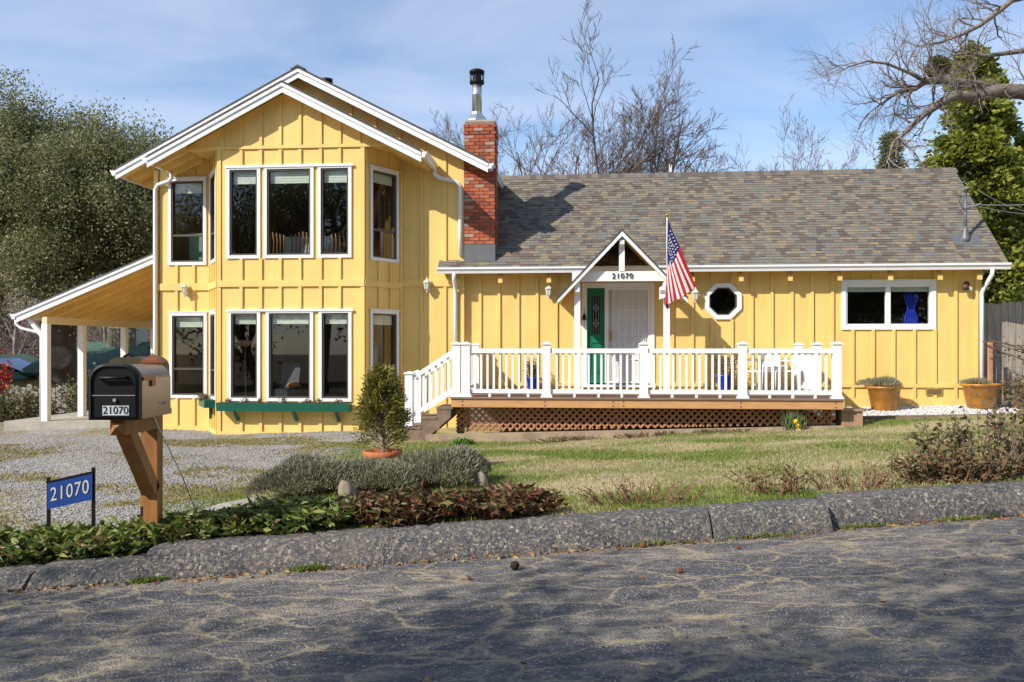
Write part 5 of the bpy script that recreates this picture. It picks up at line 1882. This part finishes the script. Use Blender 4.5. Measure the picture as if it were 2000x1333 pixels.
for i, u in enumerate((-5.72, -5.36, -5.04, -4.55, -4.05, -3.78, -3.40)):
    w = H(u, -1.20)
    red = i % 2 == 0
    bush('window_box_plant', ('dark red succulent, ' if red else 'light green seedling, ') + ('first', 'second', 'third', 'fourth', 'fifth', 'sixth', 'seventh')[i] + ' from the left in the long window box',
         w[0], w[1], .045, .035, .10 if i != 3 else .16, 10, 6, .04, .022, HYPR if red else SHRL, 150 + i, z=.485, cat='plant', group='small plants in the long window box')
w = H(-6.44, -.78)
bush('window_box_plant', 'reddish green sedum in the short window box', w[0], w[1], .10, .10, .17, 22, 8, .045, .025, HYPR, 160, z=.51, cat='plant')

# ---- patio set on the deck


def patio_chair(label, u, v, rz):
    t = thing('patio_chair', label, 'chair', (u, v, DZ + .003), rz=rz)
    tub = lambda pts, r=.011: MB().tube(pts, r, 6)
    for s in (-1, 1):
        part(t, 'leg', tub([(s * .24, .2, 0), (s * .25, .18, .38), (s * .24, .22, .42), (s * .22, .30, .84)]), VINYL, True, rel=True)
        part(t, 'arm', tub([(s * .27, -.24, 0), (s * .28, -.22, .55), (s * .28, -.16, .62), (s * .27, .20, .62)]), VINYL, True, rel=True)
    part(t, 'seat', MB().box(-.24, .24, -.24, .20, .40, .425), mat('sling_white', (0.74, 0.74, 0.72), 0.7, 0.05), rel=True)
    for k in range(9):
        z = .46 + .045 * k
        y = .20 + .10 * (z - .42) / .42
        part(t, 'back_strap', MB().box(-.225, .225, y - .006, y + .006, z - .017, z + .017), mat('sling_white', (0.74, 0.74, 0.72)), rel=True)
    return t


patio_chair('white metal patio chair at the left of the deck set', 5.0, -0.75, -.9)
patio_chair('white metal patio chair right, before the side railing', 5.62, -0.55, 1.1)
t = thing('patio_table', 'small round white metal table between the patio chairs', 'table', (5.32, -0.62, DZ + .003))
part(t, 'top', MB().lathe([(.26, .50), (.27, .51), (.27, .525), (.02, .525)], (0, 0, 0), 24), VINYL, rel=True)
for k in range(3):
    a = 2 * PI * k / 3
    part(t, 'leg', MB().tube([(.2 * math.cos(a), .2 * math.sin(a), 0), (.06 * math.cos(a), .06 * math.sin(a), .25), (.17 * math.cos(a), .17 * math.sin(a), .499)], .011, 6), VINYL, True, rel=True)

# ---- bed of white gravel by the wall, timber edging, small plants
bed = lambda u, v: .325 + .024 * (u - 6.4) + .055 * (v + .9)
mb = MB()
for i in range(12):
    for j in range(3):
        u0, u1, v0, v1 = 6.0 + .6 * i, 6.6 + .6 * i, -1.75 + .58 * j, -1.17 + .58 * j
        mb.add([H(u0, v0, bed(u0, v0)), H(u1, v0, bed(u1, v0)), H(u1, v1, bed(u1, v1)), H(u0, v1, bed(u0, v1))], [(0, 1, 2, 3)])
link('gravel_bed', mesh('gravel_bed', mb, WGRAV))['kind'] = 'structure'
t = thing('timber_edging', 'weathered timber edging between white gravel bed and lawn', 'edging', (9.5, -1.8, .2))
for k in range(3):
    u0 = 6.35 + 2.2 * k
    part(t, 'sleeper', MB().hexa([(u0, -1.90, bed(u0, -1.8) - .3), (u0 + 2.18, -1.90, bed(u0 + 2.2, -1.8) - .3), (u0 + 2.18, -1.74, bed(u0 + 2.2, -1.8) - .3), (u0, -1.74, bed(u0, -1.8) - .3),
                                 (u0, -1.90, bed(u0, -1.8) + .06), (u0 + 2.18, -1.90, bed(u0 + 2.2, -1.8) + .06), (u0 + 2.18, -1.74, bed(u0 + 2.2, -1.8) + .06), (u0, -1.74, bed(u0, -1.8) + .06)]), OLDW)
# stones of the beds and the drive
octv = np.array([(1, 0, 0), (-1, 0, 0), (0, 1, 0), (0, -1, 0), (0, 0, 1), (0, 0, -1)], float)
octf = np.array([(0, 2, 4), (2, 1, 4), (1, 3, 4), (3, 0, 4), (2, 0, 5), (1, 2, 5), (3, 1, 5), (0, 3, 5)])


def pebbles(name, label, P, rmin, rmax, m, seed):
    nr = np.random.default_rng(seed)
    n = len(P)
    R = nr.uniform(rmin, rmax, (n, 1, 1)) * nr.uniform(.6, 1.3, (n, 1, 3)) * np.array([1, 1, .6])
    ang = nr.uniform(0, 2 * PI, n)
    c, s = np.cos(ang), np.sin(ang)
    V = octv[None] * R
    V = np.stack([V[:, :, 0] * c[:, None] - V[:, :, 1] * s[:, None], V[:, :, 0] * s[:, None] + V[:, :, 1] * c[:, None], V[:, :, 2]], 2) + P[:, None, :]
    F = (octf[None] + (np.arange(n) * 6)[:, None, None]).reshape(-1, 3)
    o = link(name, np_mesh(name, V.reshape(-1, 3), F, m))
    return tag(o, label, 'gravel', kind='stuff')


nr = np.random.default_rng(90)


def mossy(x, y):
    n1 = mnoise.noise(Vector((x * .55 + .25 * y, y * .95 + .35 * x, 9.2)))
    n2 = mnoise.noise(Vector((x * 2.1, y * 2.4, 4.4)))
    return 1.5 * n1 + .7 * n2 + .25


P = []
for _ in range(5200):
    u, v = nr.uniform(6.4, 12.5), nr.uniform(-1.72, -.06)
    P.append(H(u, v, bed(u, v) + .006))
pebbles('white_pebbles', 'white pebbles covering the bed along the wall', np.array(P), .014, .03, mat('white_pebble', (0.6, 0.59, 0.57), 0.8, 0.2, 8, island=[(0.36, 0.34, 0.32), (0.6, 0.59, 0.57), (0.8, 0.8, 0.78)]), 91)
P = []
while len(P) < 19000:
    q = 7.1 + 13.0 * nr.random() ** 1.3
    x = nr.uniform(-12.5, edge_x(q) + .25)
    y = q + .135 * x
    if abs(x / y) > .66:
        continue
    if mossy(x, y) > .35 and nr.random() < .85:
        continue
    P.append((x, y, gz(x, y)))
pebbles('drive_gravel', 'loose grey crushed stone over the driveway', np.array(P), .006, .017, mat('grey_gravel', (0.4, 0.4, 0.39), 0.85, 0.2, 8, island=[(0.15, 0.145, 0.14), (0.29, 0.275, 0.26), (0.50, 0.48, 0.46)]), 92)

# ---- concrete edging curving off the lavender bed
mb = MB()
cl_ = [(-2.55, 9.0), (-2.80, 8.6), (-2.93, 8.2), (-2.98, 7.85), (-2.95, 7.4)]
for (x0, y0), (x1, y1) in zip(cl_, cl_[1:]):
    mb.hexa([(x0 - .13, y0, gz(x0, y0) - .05), (x0 + .13, y0, gz(x0, y0) - .05), (x1 + .13, y1, gz(x1, y1) - .05), (x1 - .13, y1, gz(x1, y1) - .05),
             (x0 - .13, y0, gz(x0, y0) + .03), (x0 + .13, y0, gz(x0, y0) + .03), (x1 + .13, y1, gz(x1, y1) + .03), (x1 - .13, y1, gz(x1, y1) + .03)])
link('concrete_edging', mesh('concrete_edging', mb, CONC))['kind'] = 'structure'

# ---- grass


def blades(name, label, n, pick_xy, hmin, hmax, m, seed, width=.008):
    nr = np.random.default_rng(seed)
    P = []
    while len(P) < n:
        x, y = pick_xy(nr)
        if x is None:
            continue
        P.append((x, y, gz(x, y) - .004))
    P = np.array(P)
    D = np.stack([nr.normal(size=n) * .45, nr.normal(size=n) * .45, np.ones(n)], 1)
    o = link(name, leaf_mesh(name, P, D, nr.uniform(hmin, hmax, n), width, m, .15))
    return tag(o, label, 'grass', kind='stuff')


def dryness(x, y):
    n1 = mnoise.noise(Vector((x * .45, y * .75, 3.1)))
    n2 = mnoise.noise(Vector((x * 1.3 + 7, y * 2.0, 1.7)))
    return 1.5 * n1 + .75 * n2 + .05 * x + .22


def lawn_pick(green):
    def f(nr):
        q = 7.05 + 9.6 * nr.random() ** 1.25
        x = nr.uniform(edge_x(q), 9.5)
        y = q + .135 * x
        if abs(x / y) > .64:
            return None, None
        d = dryness(x, y) + nr.normal() * .28
        if (d < .25) != green:
            return None, None
        u = x
        if y > 15.1 - .09 * x and -1 < x < 6.1:
            return None, None
        return x, y
    return f


blades('green_grass', 'short green grass of the front lawn', 52000, lawn_pick(True), .025, .06, GRSL, 93)
blades('straw_grass', 'dormant straw-coloured grass in the lawn', 42000, lawn_pick(False), .02, .05, STRL, 94)


def verge_pick(nr):
    q = 8.0 + 8 * nr.random()
    x = edge_x(q) - abs(nr.normal()) * .35 - (.0)
    return x, q + .135 * x


def gutter_pick(nr):
    x = nr.choice((nr.uniform(2.6, 4.8), nr.uniform(.5, 2.5), -2.72 + nr.normal() * .08, nr.normal() * .06 - 1.5))
    if math.sin(7 * x) + nr.normal() * .5 < .1:
        return None, None
    return x, 6.63 + .135 * x + nr.normal() * .02 + (.09 if x > 2.62 else 0)


def moss_pick(nr):
    q = 7.4 + 10 * nr.random() ** 1.2
    x = nr.uniform(-12, edge_x(q))
    y = q + .135 * x
    if abs(x / y) > .66 or mossy(x, y) + nr.normal() * .25 < .5:
        return None, None
    return x, y


MOSS = mat('moss_blade', (0.24, 0.2, 0.05), 0.9, 0.2, 3, island=[(0.17, 0.15, 0.03), (0.28, 0.235, 0.06), (0.36, 0.29, 0.11)], trans=.2)
blades('driveway_moss', 'olive yellow moss strips between the gravel wheel tracks', 26000, moss_pick, .015, .032, MOSS, 97, .016)
blades('verge_moss_grass', 'thin mossy grass creeping into the driveway edge', 9000, verge_pick, .015, .04, GRSL, 95)
nr = np.random.default_rng(96)
P, D = [], []
while len(P) < 1500:
    x, y = gutter_pick(nr)
    if x is None:
        continue
    P.append((x, y, .04 * x))
    D.append((nr.normal() * .5, nr.normal() * .5, 1))
tag(link('gutter_grass', leaf_mesh('gutter_grass', np.array(P), np.array(D), .045, .007, GRSL)), 'grass tufts sprouting at the foot of the kerb', 'grass', kind='stuff')
# leaf litter
P, D = [], []
for _ in range(900):
    x = nr.uniform(-4.6, 4.8)
    k = nr.random()
    if k < .62:
        y = 6.61 + .135 * x + nr.normal() * .035 + (.09 if x > 2.62 else 0)
        z = .04 * x + .006
    elif k < .92:
        y = 7.10 + .135 * x + nr.random() * .25
        z = gz(x, y) + .015
        if x > .3:
            continue
    else:
        y = nr.uniform(4.0, 6.5) + .135 * x
        z = .04 * x + .006
        if nr.random() < .75:
            continue
    P.append((x, y, z))
    D.append((nr.normal(), nr.normal(), nr.normal() * .12))
tag(link('leaf_litter', leaf_mesh('leaf_litter', np.array(P), np.array(D), nr.uniform(.025, .06, len(P)), .03, DRYL, .1)), 'fallen brown leaves along the kerb', 'leaves', kind='stuff')

# daffodils, weeds
t = thing('daffodil_clump', 'clump of upright daffodil leaves with yellow blooms before the lattice at right', 'flower', (4.83, 14.75, gz(4.83, 14.75)), house=False)
nr = np.random.default_rng(170)
n = 110
P = np.stack([nr.normal(size=n) * .07, nr.normal(size=n) * .05, np.full(n, -.01)], 1)
D = np.stack([nr.normal(size=n) * .22, nr.normal(size=n) * .2, np.ones(n)], 1)
link('leaves', leaf_mesh('leaves', P, D, nr.uniform(.22, .40, n), .018, mat('daffodil_leaf', (0.2, 0.3, 0.12), 0.5, 0.2, 3, island=[(0.12, 0.19, 0.06), (0.30, 0.38, 0.18)], trans=.3), .12), t)
for i, (dx, dz) in enumerate(((.02, .10), (.03, .015), (-.01, .16))):
    t = thing('daffodil_bloom', ('upper', 'lowest', 'topmost')[i] + ' yellow bloom in the daffodil clump', 'flower', (4.84 + dx, 14.64, gz(4.84, 14.65) + dz), house=False)
    part(t, 'petals', MB().lathe([(.005, -.004), (.045, .0), (.045, .004), (.016, .006), (.02, .035), (.013, .035)], (0, 0, 0), 8), mat('petal_yellow', (0.75, 0.5, 0.01), 0.6), rel=True)
    t.rotation_euler = (1.2, 0, 0)
bush('weed_tuft', 'bright green weed tuft by the left end of the deck sill', -0.84, 14.75, .16, .10, .13, 40, 8, .06, .035, mat('weed_leaf', (0.12, 0.26, 0.03), 0.5, 0.2, 3, trans=.3), 171, cat='weed')
for i, (x, lab) in enumerate(((0.9, 'low weeds along deck sill near its left third'), (2.3, 'low weeds along the middle of the deck sill'), (3.6, 'low weeds along deck sill left of the daffodils'))):
    bush('weed_tuft', lab, x, 15.05 - .09 * x, .5, .07, .10, 60, 7, .04, .018, SHRL if i != 1 else HYPR, 172 + i, cat='weed', group='weeds along the deck sill')

# things on the road
t = thing('walnut', 'dark round walnut lying on the road near the kerb', 'walnut', (0.02, 6.20, 0.001), house=False)
mbw = MB().lathe([(.006, 0), (.02, .006), (.031, .02), (.034, .034), (.031, .048), (.019, .061), (.005, .066)], (0, 0, 0), 14)
part(t, 'husk', mbw, mat('walnut_husk', (0.035, 0.022, 0.015), 0.9, 0.4, 30, 0.8, 90), True, rel=True)
for i, (x, y, r, lab) in enumerate(((1.16, 5.95, .022, 'reddish cone lying mid-road right of the walnut'), (-.30, 5.98, .016, 'small tan seed pod left of the walnut'), (1.02, 6.72, .024, 'rusty seed pod against the foot of the kerb'), (1.72, 6.55, .018, 'dark reddish cone near the right kerb'))):
    t = thing('seed_cone', lab, 'cone', (x, y, .04 * x), house=False)
    m_ = MB().lathe([(r * .3, 0), (r, r * .5), (r * .9, r * 1.2), (r * .3, r * 1.7)], (0, 0, 0), 9)
    m_.v = [(a * (1 + .2 * math.sin(40 * c / r * .2 + 5 * a / r)), b, c) for a, b, c in m_.v]
    part(t, 'scales', m_, mat('cone_brown', (0.17, 0.06, 0.03), 0.9, 0.4, 50, 0.8), rel=True)

# ================================================================== mailbox group


def arch(w, h, n=10, r=.12):
    pts = [(-w / 2, 0), (w / 2, 0), (w / 2, h - r)]
    for i in range(1, n):
        a = PI / 2 * i / n
        pts.append((w / 2 - r + r * math.cos(a), h - r + r * math.sin(a)))
    pts.append((w / 2 - r, h))
    pts += [(-x, z) for x, z in pts[::-1] if (-x, z) not in pts]
    out_ = []
    for p in pts:
        if not out_ or (abs(out_[-1][0] - p[0]) + abs(out_[-1][1] - p[1])) > 1e-5:
            out_.append(p)
    return out_[:-1] if abs(out_[0][0] - out_[-1][0]) + abs(out_[0][1] - out_[-1][1]) < 1e-5 else out_


SILV = mat('mailbox_bronze', (0.40, 0.33, 0.25), 0.27, 0.06, 3, metal=0.9)
COPP = mat('mailbox_copper', (0.33, 0.12, 0.05), 0.35, 0.1, 6, metal=0.7)
mb0 = thing('mailbox', 'black-fronted metal mailbox numbered 21070 on a wooden bracket post', 'mailbox', (-2.86, 6.85, 0.1), house=False)
MX, MZ = -2.865, 1.085
F0 = 6.19
shift = lambda pts: [(x + MX, z + MZ) for x, z in pts]
part(mb0, 'body', MB().prism(shift(arch(.348, .39))[::-1], F0 + .05, F0 + .59, 'y'), SILV)
front = part(mb0, 'front_door', MB().prism(shift([(x * 1.02, z * 1.012 - .004) for x, z in arch(.358, .40)])[::-1], F0, F0 + .049, 'y'), BLKM)
mb = MB()
pa = shift(arch(.358, .40))
pb = [(MX + (x - MX) * .90, MZ + .018 + (z - MZ) * .915) for x, z in pa]
for i in range(len(pa)):
    j = (i + 1) % len(pa)
    mb.add([(pa[i][0], F0 - .001, pa[i][1]), (pa[j][0], F0 - .001, pa[j][1]), (pb[j][0], F0 - .014, pb[j][1]), (pb[i][0], F0 - .014, pb[i][1])], [(0, 1, 2, 3)])
part(front, 'raised_rim', mb, BLKM, label='glossy black rim')
part(front, 'slot_line', bx(MX - .155, MX + .155, F0 - .007, F0 - .0015, MZ + .17, MZ + .176), STEEL)
part(front, 'handle', MB().tube([(MX - .095, F0 - .001, MZ + .30), (MX - .09, F0 - .03, MZ + .30), (MX + .09, F0 - .03, MZ + .302), (MX + .10, F0 - .001, MZ + .302)], .012, 8), BLKM, True)
part(front, 'lock', MB().tube([(MX + .01, F0 - .001, MZ + .14), (MX + .01, F0 - .016, MZ + .14)], .013, 12), STEEL)
lb = part(front, 'number_label', bx(MX - .08, MX + .11, F0 - .005, F0 - .0015, MZ + .03, MZ + .10), mat('label_pale', (0.52, 0.56, 0.62), 0.5, 0.05))
n_ = link('numerals', text_mesh('21070', .078, BLACKN, .001, .95), lb)
n_.location = (MX + .015 + 2.86, F0 - .007 - 6.85, MZ + .065 - .1)
n_ = link('side_numerals', text_mesh('21070', .06, STEEL, .001), mb0)
n_.rotation_euler = (0, 0, PI / 2)
n_.location = (MX + .1755 + 2.86, F0 + .44 - 6.85, MZ + .09 - .1)
fl_ = part(mb0, 'signal_flag', bx(MX + .175, MX + .187, F0 + .065, F0 + .27, MZ + .275, MZ + .305), COPP)
part(fl_, 'flag_tip', bx(MX + .175, MX + .188, F0 + .21, F0 + .275, MZ + .23, MZ + .274), COPP)
part(mb0, 'base_rail', bx(MX + .1745, MX + .183, F0 + .05, F0 + .59, MZ + .0, MZ + .045), SILV)
part(mb0, 'post', bx(-2.915, -2.805, 6.80, 6.91, -0.3, 1.48), POSTW)
part(mb0, 'post_cap', MB().box(-2.93, -2.79, 6.785, 6.925, 1.481, 1.50).add([(-2.925, 6.79, 1.50), (-2.795, 6.79, 1.50), (-2.795, 6.92, 1.50), (-2.925, 6.92, 1.50), (-2.86, 6.855, 1.555)], [(0, 1, 4), (1, 2, 4), (2, 3, 4), (3, 0, 4)]), COPP)
arm = MB().box(-2.92, -2.80, 6.25, 6.799, 0.965, 1.08)
arm.add([(-2.92, 6.25, .965), (-2.80, 6.25, .965), (-2.80, 6.25, 1.08), (-2.92, 6.25, 1.08), (-2.86, 6.20, 1.022)], [(0, 1, 4), (1, 2, 4), (2, 3, 4), (3, 0, 4)])
part(mb0, 'bracket_arm', arm, POSTW)
part(mb0, 'brace', MB().bar((-2.86, 6.37, 0.985), (-2.86, 6.81, 0.47), .10, .11, (1, 0, 0)), POSTW)
part(mb0, 'guy_wire', MB().tube([(-2.795, 6.70, 1.07), (-2.68, 6.95, .60), (-2.60, 7.2, .12)], .005, 5), STEEL)
m2 = thing('mailbox', 'second dark bronze mailbox showing its lid behind the first', 'mailbox', (-3.1, 7.2, 0.1), house=False)
part(m2, 'body', MB().prism([(x - 3.12, z + 1.09) for x, z in arch(.33, .435, r=.09)][::-1], 6.97, 7.42, 'y'), mat('bronze_box', (0.10, 0.085, 0.05), 0.4, 0.15, 5, metal=0.6))
part(m2, 'lid_handle', MB().tube([(-3.16, 7.0, 1.526), (-3.12, 7.0, 1.55), (-3.08, 7.0, 1.526)], .012, 6), BLKM)
part(m2, 'post', bx(-3.09, -2.99, 7.15, 7.25, -.2, 1.089), POSTW)
# blue address sign
sg = thing('address_sign', 'blue reflective address sign 21070 on two black stakes', 'sign', (-3.55, 6.9, 0.1), house=False)
tilt = .225
shear = lambda x: (x + 3.545) * tilt
part(sg, 'panel', MB().hexa([(-3.725, 6.895, .345 + shear(-3.725)), (-3.365, 6.895, .345 + shear(-3.365)), (-3.365, 6.905, .345 + shear(-3.365)), (-3.725, 6.905, .345 + shear(-3.725)),
                             (-3.725, 6.895, .56 + shear(-3.725)), (-3.365, 6.895, .56 + shear(-3.365)), (-3.365, 6.905, .56 + shear(-3.365)), (-3.725, 6.905, .56 + shear(-3.725))]), SIGNB)
part(sg, 'top_rail', MB().bar((-3.735, 6.90, .565 + shear(-3.735)), (-3.355, 6.90, .565 + shear(-3.355)), .018, .014), BLKM)
for x in (-3.725, -3.365):
    part(sg, 'stake', bx(x - .012, x + .012, 6.906, 6.925, -0.1, .60 + shear(x)), BLKM)
sm = text_mesh('21070', .155, SIGNW, .0015, .74, 1.12)
for v in sm.vertices:
    v.co.z += v.co.x * tilt
n_ = link('numerals', sm, sg)
n_.location = (.005, -.0075, .452 - .1)

# ================================================================== left background
# red shrub and evergreen shrubs beyond the drive
bush('red_shrub', 'scarlet-leaved shrub at the left edge beyond the drive', -14.1, 23.0, .55, .5, 1.5, 90, 22, .09, .05, REDL, 180, cat='shrub', z=0.1)
for i, (x, y, r, h, lab) in enumerate(((-14.2, 21.8, .9, 1.15, 'leafy evergreen shrub under the red shrub at left edge'), (-12.6, 22.2, .8, 1.1, 'leafy shrub beneath the board fence left of the carport post'),
                                       (-11.9, 24.6, .7, 1.7, 'tall yellow-green shrub against the oak trunk'), (-11.2, 23.2, .6, 1.2, 'leafy shrub between the carport posts'))):
    bush('evergreen_shrub', lab, x, y, r, .5, h, 110, 20, .10, .06, SHRL, 181 + i, cat='shrub', z=-.45, group='shrubs beyond the carport')
# board fence beyond
fe = thing('board_fence', 'low weathered board fence beyond the carport at left', 'fence', (-15, 25.0, -0.6), house=False)
for k in range(26):
    x = -17.0 + .17 * k
    h = 1.0 + .05 * math.sin(k * 2.3)
    part(fe, 'board', MB().prism([(x, -.7), (x + .155, -.7), (x + .155, h - .55), (x + .12, h - .5), (x + .03, h - .5), (x, h - .55)][::-1], 25.0, 25.025, 'y'), FENCEW)
part(fe, 'rail', bx(-17, -12.6, 25.027, 25.07, .1, .19), OLDW)
part(fe, 'orange_netting', bx(-17, -14.6, 24.985, 24.997, .42, .6), mat('orange_mesh', (0.62, 0.13, 0.04), 0.7, 0.15))
# neighbour's house lower down
nb = thing('neighbour_house', 'cream neighbouring house with green roof seen through the carport', 'house', (-16, 33, -1.5), house=False)
NG = mat('green_roof', (0.055, 0.11, 0.075), 0.85, 0.3, 6, 0.3, 30)
NC = mat('cream_wall', (0.68, 0.64, 0.45), 0.8, 0.05)
part(nb, 'wall', bx(-20.5, -10.2, 31.0, 37, -1.6, 0.75), NC)
part(nb, 'roof', MB().prism([(30.5, .62), (34, 1.72), (37.5, .62), (37.5, .72), (34, 1.84), (30.5, .72)][::-1], -17.6, -9.6, 'x'), NG)
part(nb, 'cross_gable_wall', MB().prism([(-20.9, -1.6), (-17.5, -1.6), (-17.5, .55), (-19.2, 1.2), (-20.9, .55)][::-1], 29.6, 30.99, 'y'), NC)
r_ = part(nb, 'cross_gable_roof', MB().prism([(-21.3, .45), (-19.2, 1.25), (-17.1, .45), (-17.1, .55), (-19.2, 1.36), (-21.3, .55)][::-1], 29.2, 34, 'y'), NG)
part(r_, 'rake_board', MB().prism([(-21.3, .33), (-19.2, 1.13), (-17.1, .33), (-17.1, .449), (-19.2, 1.249), (-21.3, .449)][::-1], 29.18, 29.22, 'y'), WHT)
part(r_, 'solar_panel', MB().hexa([(-18.6, 30.6, 1.16), (-17.3, 30.6, .66), (-17.3, 32.4, .66), (-18.6, 32.4, 1.16), (-18.6, 30.6, 1.22), (-17.3, 30.6, .72), (-17.3, 32.4, .72), (-18.6, 32.4, 1.22)]), mat('solar_blue', (0.02, 0.06, 0.30), 0.2))
part(nb, 'window', bx(-19.7, -18.8, 29.56, 29.59, -.6, .25), WHT)
part(nb, 'roof_vent', MB().lathe([(.13, 1.2), (.13, 1.55), (.2, 1.55), (.2, 1.68)], (-13.6, 32.5, 0), 12), mat('vent_green', (0.10, 0.17, 0.13), 0.6))
part(nb, 'roof_vent', MB().lathe([(.09, 1.2), (.09, 1.6), (.15, 1.6), (.15, 1.7)], (-12.2, 32.5, 0), 12), mat('vent_green', (0.10, 0.17, 0.13)))
ac = part(nb, 'air_conditioner', bx(-15.7, -14.6, 33.4, 34.4, 1.5, 2.45), mat('ac_tan', (0.42, 0.42, 0.33), 0.6))
for k in range(7):
    part(ac, 'louvre', bx(-15.65 + .15 * k, -15.53 + .15 * k, 33.37, 33.399, 1.6, 2.38), mat('ac_dark', (0.20, 0.20, 0.16), 0.7))
# hillside brush
rng = random.Random(200)
mb = MB()
for i in range(420):
    x, y = rng.uniform(-44, -8), rng.uniform(40, 66)
    z = -1.6 + 9.0 * sstep(42, 95, y)
    for k in range(5):
        d = Vector((rng.gauss(0, .4), rng.gauss(0, .3), 1)).normalized()
        L = rng.uniform(1.6, 4.2)
        p = Vector((x + rng.gauss(0, .6), y, z - .2))
        m_ = p + d * L * .5
        e = p + d * L + Vector((rng.gauss(0, .3), 0, 0))
        mb.tube([p, m_, e], [.05, .03, .01], 3, cap=False)
        for q in range(4):
            s = m_.lerp(e, rng.random())
            mb.tube([s, s + Vector((rng.gauss(0, .7), rng.gauss(0, .4), rng.uniform(.2, .9)))], [.018, .005], 3, cap=False)
o = link('hillside_brush', mesh('hillside_brush', mb, mat('brush_twig', (0.17, 0.12, 0.10), 0.95, 0.3, .4)))
tag(o, 'brown leafless brush covering the hillside at left', 'brush', kind='stuff')
nr = np.random.default_rng(201)
n = 26000
P = np.stack([nr.uniform(-46, -6, n), nr.uniform(40, 70, n), np.zeros(n)], 1)
P[:, 2] = [-1.9 + 9.0 * sstep(42, 95, y) + abs(g) * 1.3 for y, g in zip(P[:, 1], nr.normal(size=n))]
tag(link('hillside_undergrowth', leaf_mesh('hillside_undergrowth', P, nr.normal(size=(n, 3)), .34, .16, mat('undergrowth', (0.12, 0.09, 0.05), 0.9, 0.2, .3, island=[(0.07, 0.05, 0.035), (0.14, 0.10, 0.07), (0.20, 0.15, 0.09), (0.09, 0.10, 0.04), (0.17, 0.09, 0.08)]))),
    'brown undergrowth on the hillside at left', 'undergrowth', kind='stuff')
for i, (x, y, lab) in enumerate(((-19.5, 42, 'bare grey trunk on the hillside left of the oak'), (-13.2, 41, 'bare pale trunk on hillside between carport posts'), (-24.5, 43, 'bare grey tree at the far left hillside'), (-16.3, 46, 'bare dark tree on the hillside behind the oak'))):
    tree('hillside_tree', lab, (x, y, -1.6), dict(bare, lv=4, kids=(6, 5, 4, 3)), 210 + i, 4.5, .16, d=(rng.gauss(0, .1), 0, 1), bark=mat('grey_bark', (0.24, 0.20, 0.17), 0.95, 0.3), group='bare trees on the hillside')

# ================================================================== right background: board fence, wire, vine
fx = thing('board_fence', 'tall weathered grey board fence beyond the house corner at right', 'fence', (11.8, 17.75, 0.2), house=False)
rb = random.Random(6)
for k in range(30):
    x = 9.66 + .148 * k
    h = 2.52 + rb.uniform(-.03, .03) + .01 * k
    part(fx, 'board', MB().prism([(x, .0), (x + .138, .0), (x + .138, h - .03), (x + .11, h), (x + .03, h), (x, h - .03)][::-1], 17.75 + rb.uniform(0, .012), 17.78, 'y'), FENCEW)
part(fx, 'rail', bx(9.66, 14.1, 17.795, 17.84, 2.0, 2.1), OLDW)
wf = thing('wire_fence', 'low wire mesh fence with a wooden stake before the board fence', 'fence', (10.3, 17.35, .3), house=False)
part(wf, 'stake', bx(9.60, 9.67, 17.30, 17.37, .2, 1.72), mat('stake_wood', (0.45, 0.24, 0.14), 0.85, 0.15))
mb = MB()
for k in range(22):
    mb.tube([(9.65 + .12 * k, 17.35, .3), (9.65 + .12 * k, 17.35, 1.2)], .0035, 3)
for k in range(9):
    mb.tube([(9.65, 17.35, .33 + .11 * k), (12.2, 17.35, .33 + .11 * k)], .0035, 3)
part(wf, 'wire_mesh', mb, STEEL)
vn = thing('climbing_vine', 'dry leafy vine trailing along a wire beside the house corner', 'vine', (10.1, 17.1, 1.2), house=False)
rng = random.Random(33)
mb, P, D = MB(), [], []
for k in range(7):
    pts = [Vector((9.30 + rng.uniform(0, .5), 17.05, 1.72 + rng.gauss(0, .04)))]
    for i in range(9):
        pts.append(pts[-1] + Vector((.32, rng.gauss(0, .05), -.085 + rng.gauss(0, .05))))
    mb.tube(pts, [.012 - .001 * i for i in range(10)], 4, cap=False)
    for i in range(34):
        p = pts[rng.randrange(9)].lerp(pts[rng.randrange(1, 10)], .15)
        P.append((p.x + rng.gauss(0, .1), p.y + rng.gauss(0, .07), p.z + rng.gauss(0, .07)))
        D.append((rng.gauss(0, 1), rng.gauss(0, 1), rng.gauss(0, 1)))
part(vn, 'stems', mb, TWIG)
o_ = np.array((10.1, 17.1, 1.2))
link('foliage', leaf_mesh('foliage', np.array(P) - o_, np.array(D), .07, .045, BRNL), vn)
bush('rose_shrub', 'leafy olive rose shrub beside the corner mustard pot', 10.15, 16.7, .5, .4, .95, 75, 15, .075, .055, BRNL, 190, stem=TWIG, cat='shrub', z=.35, lean=.6)
bush('rose_shrub', 'olive rose shrub further right along the gravel bed', 11.2, 16.7, .6, .4, 1.0, 75, 15, .075, .055, BRNL, 191, stem=TWIG, cat='shrub', z=.35, lean=.6)
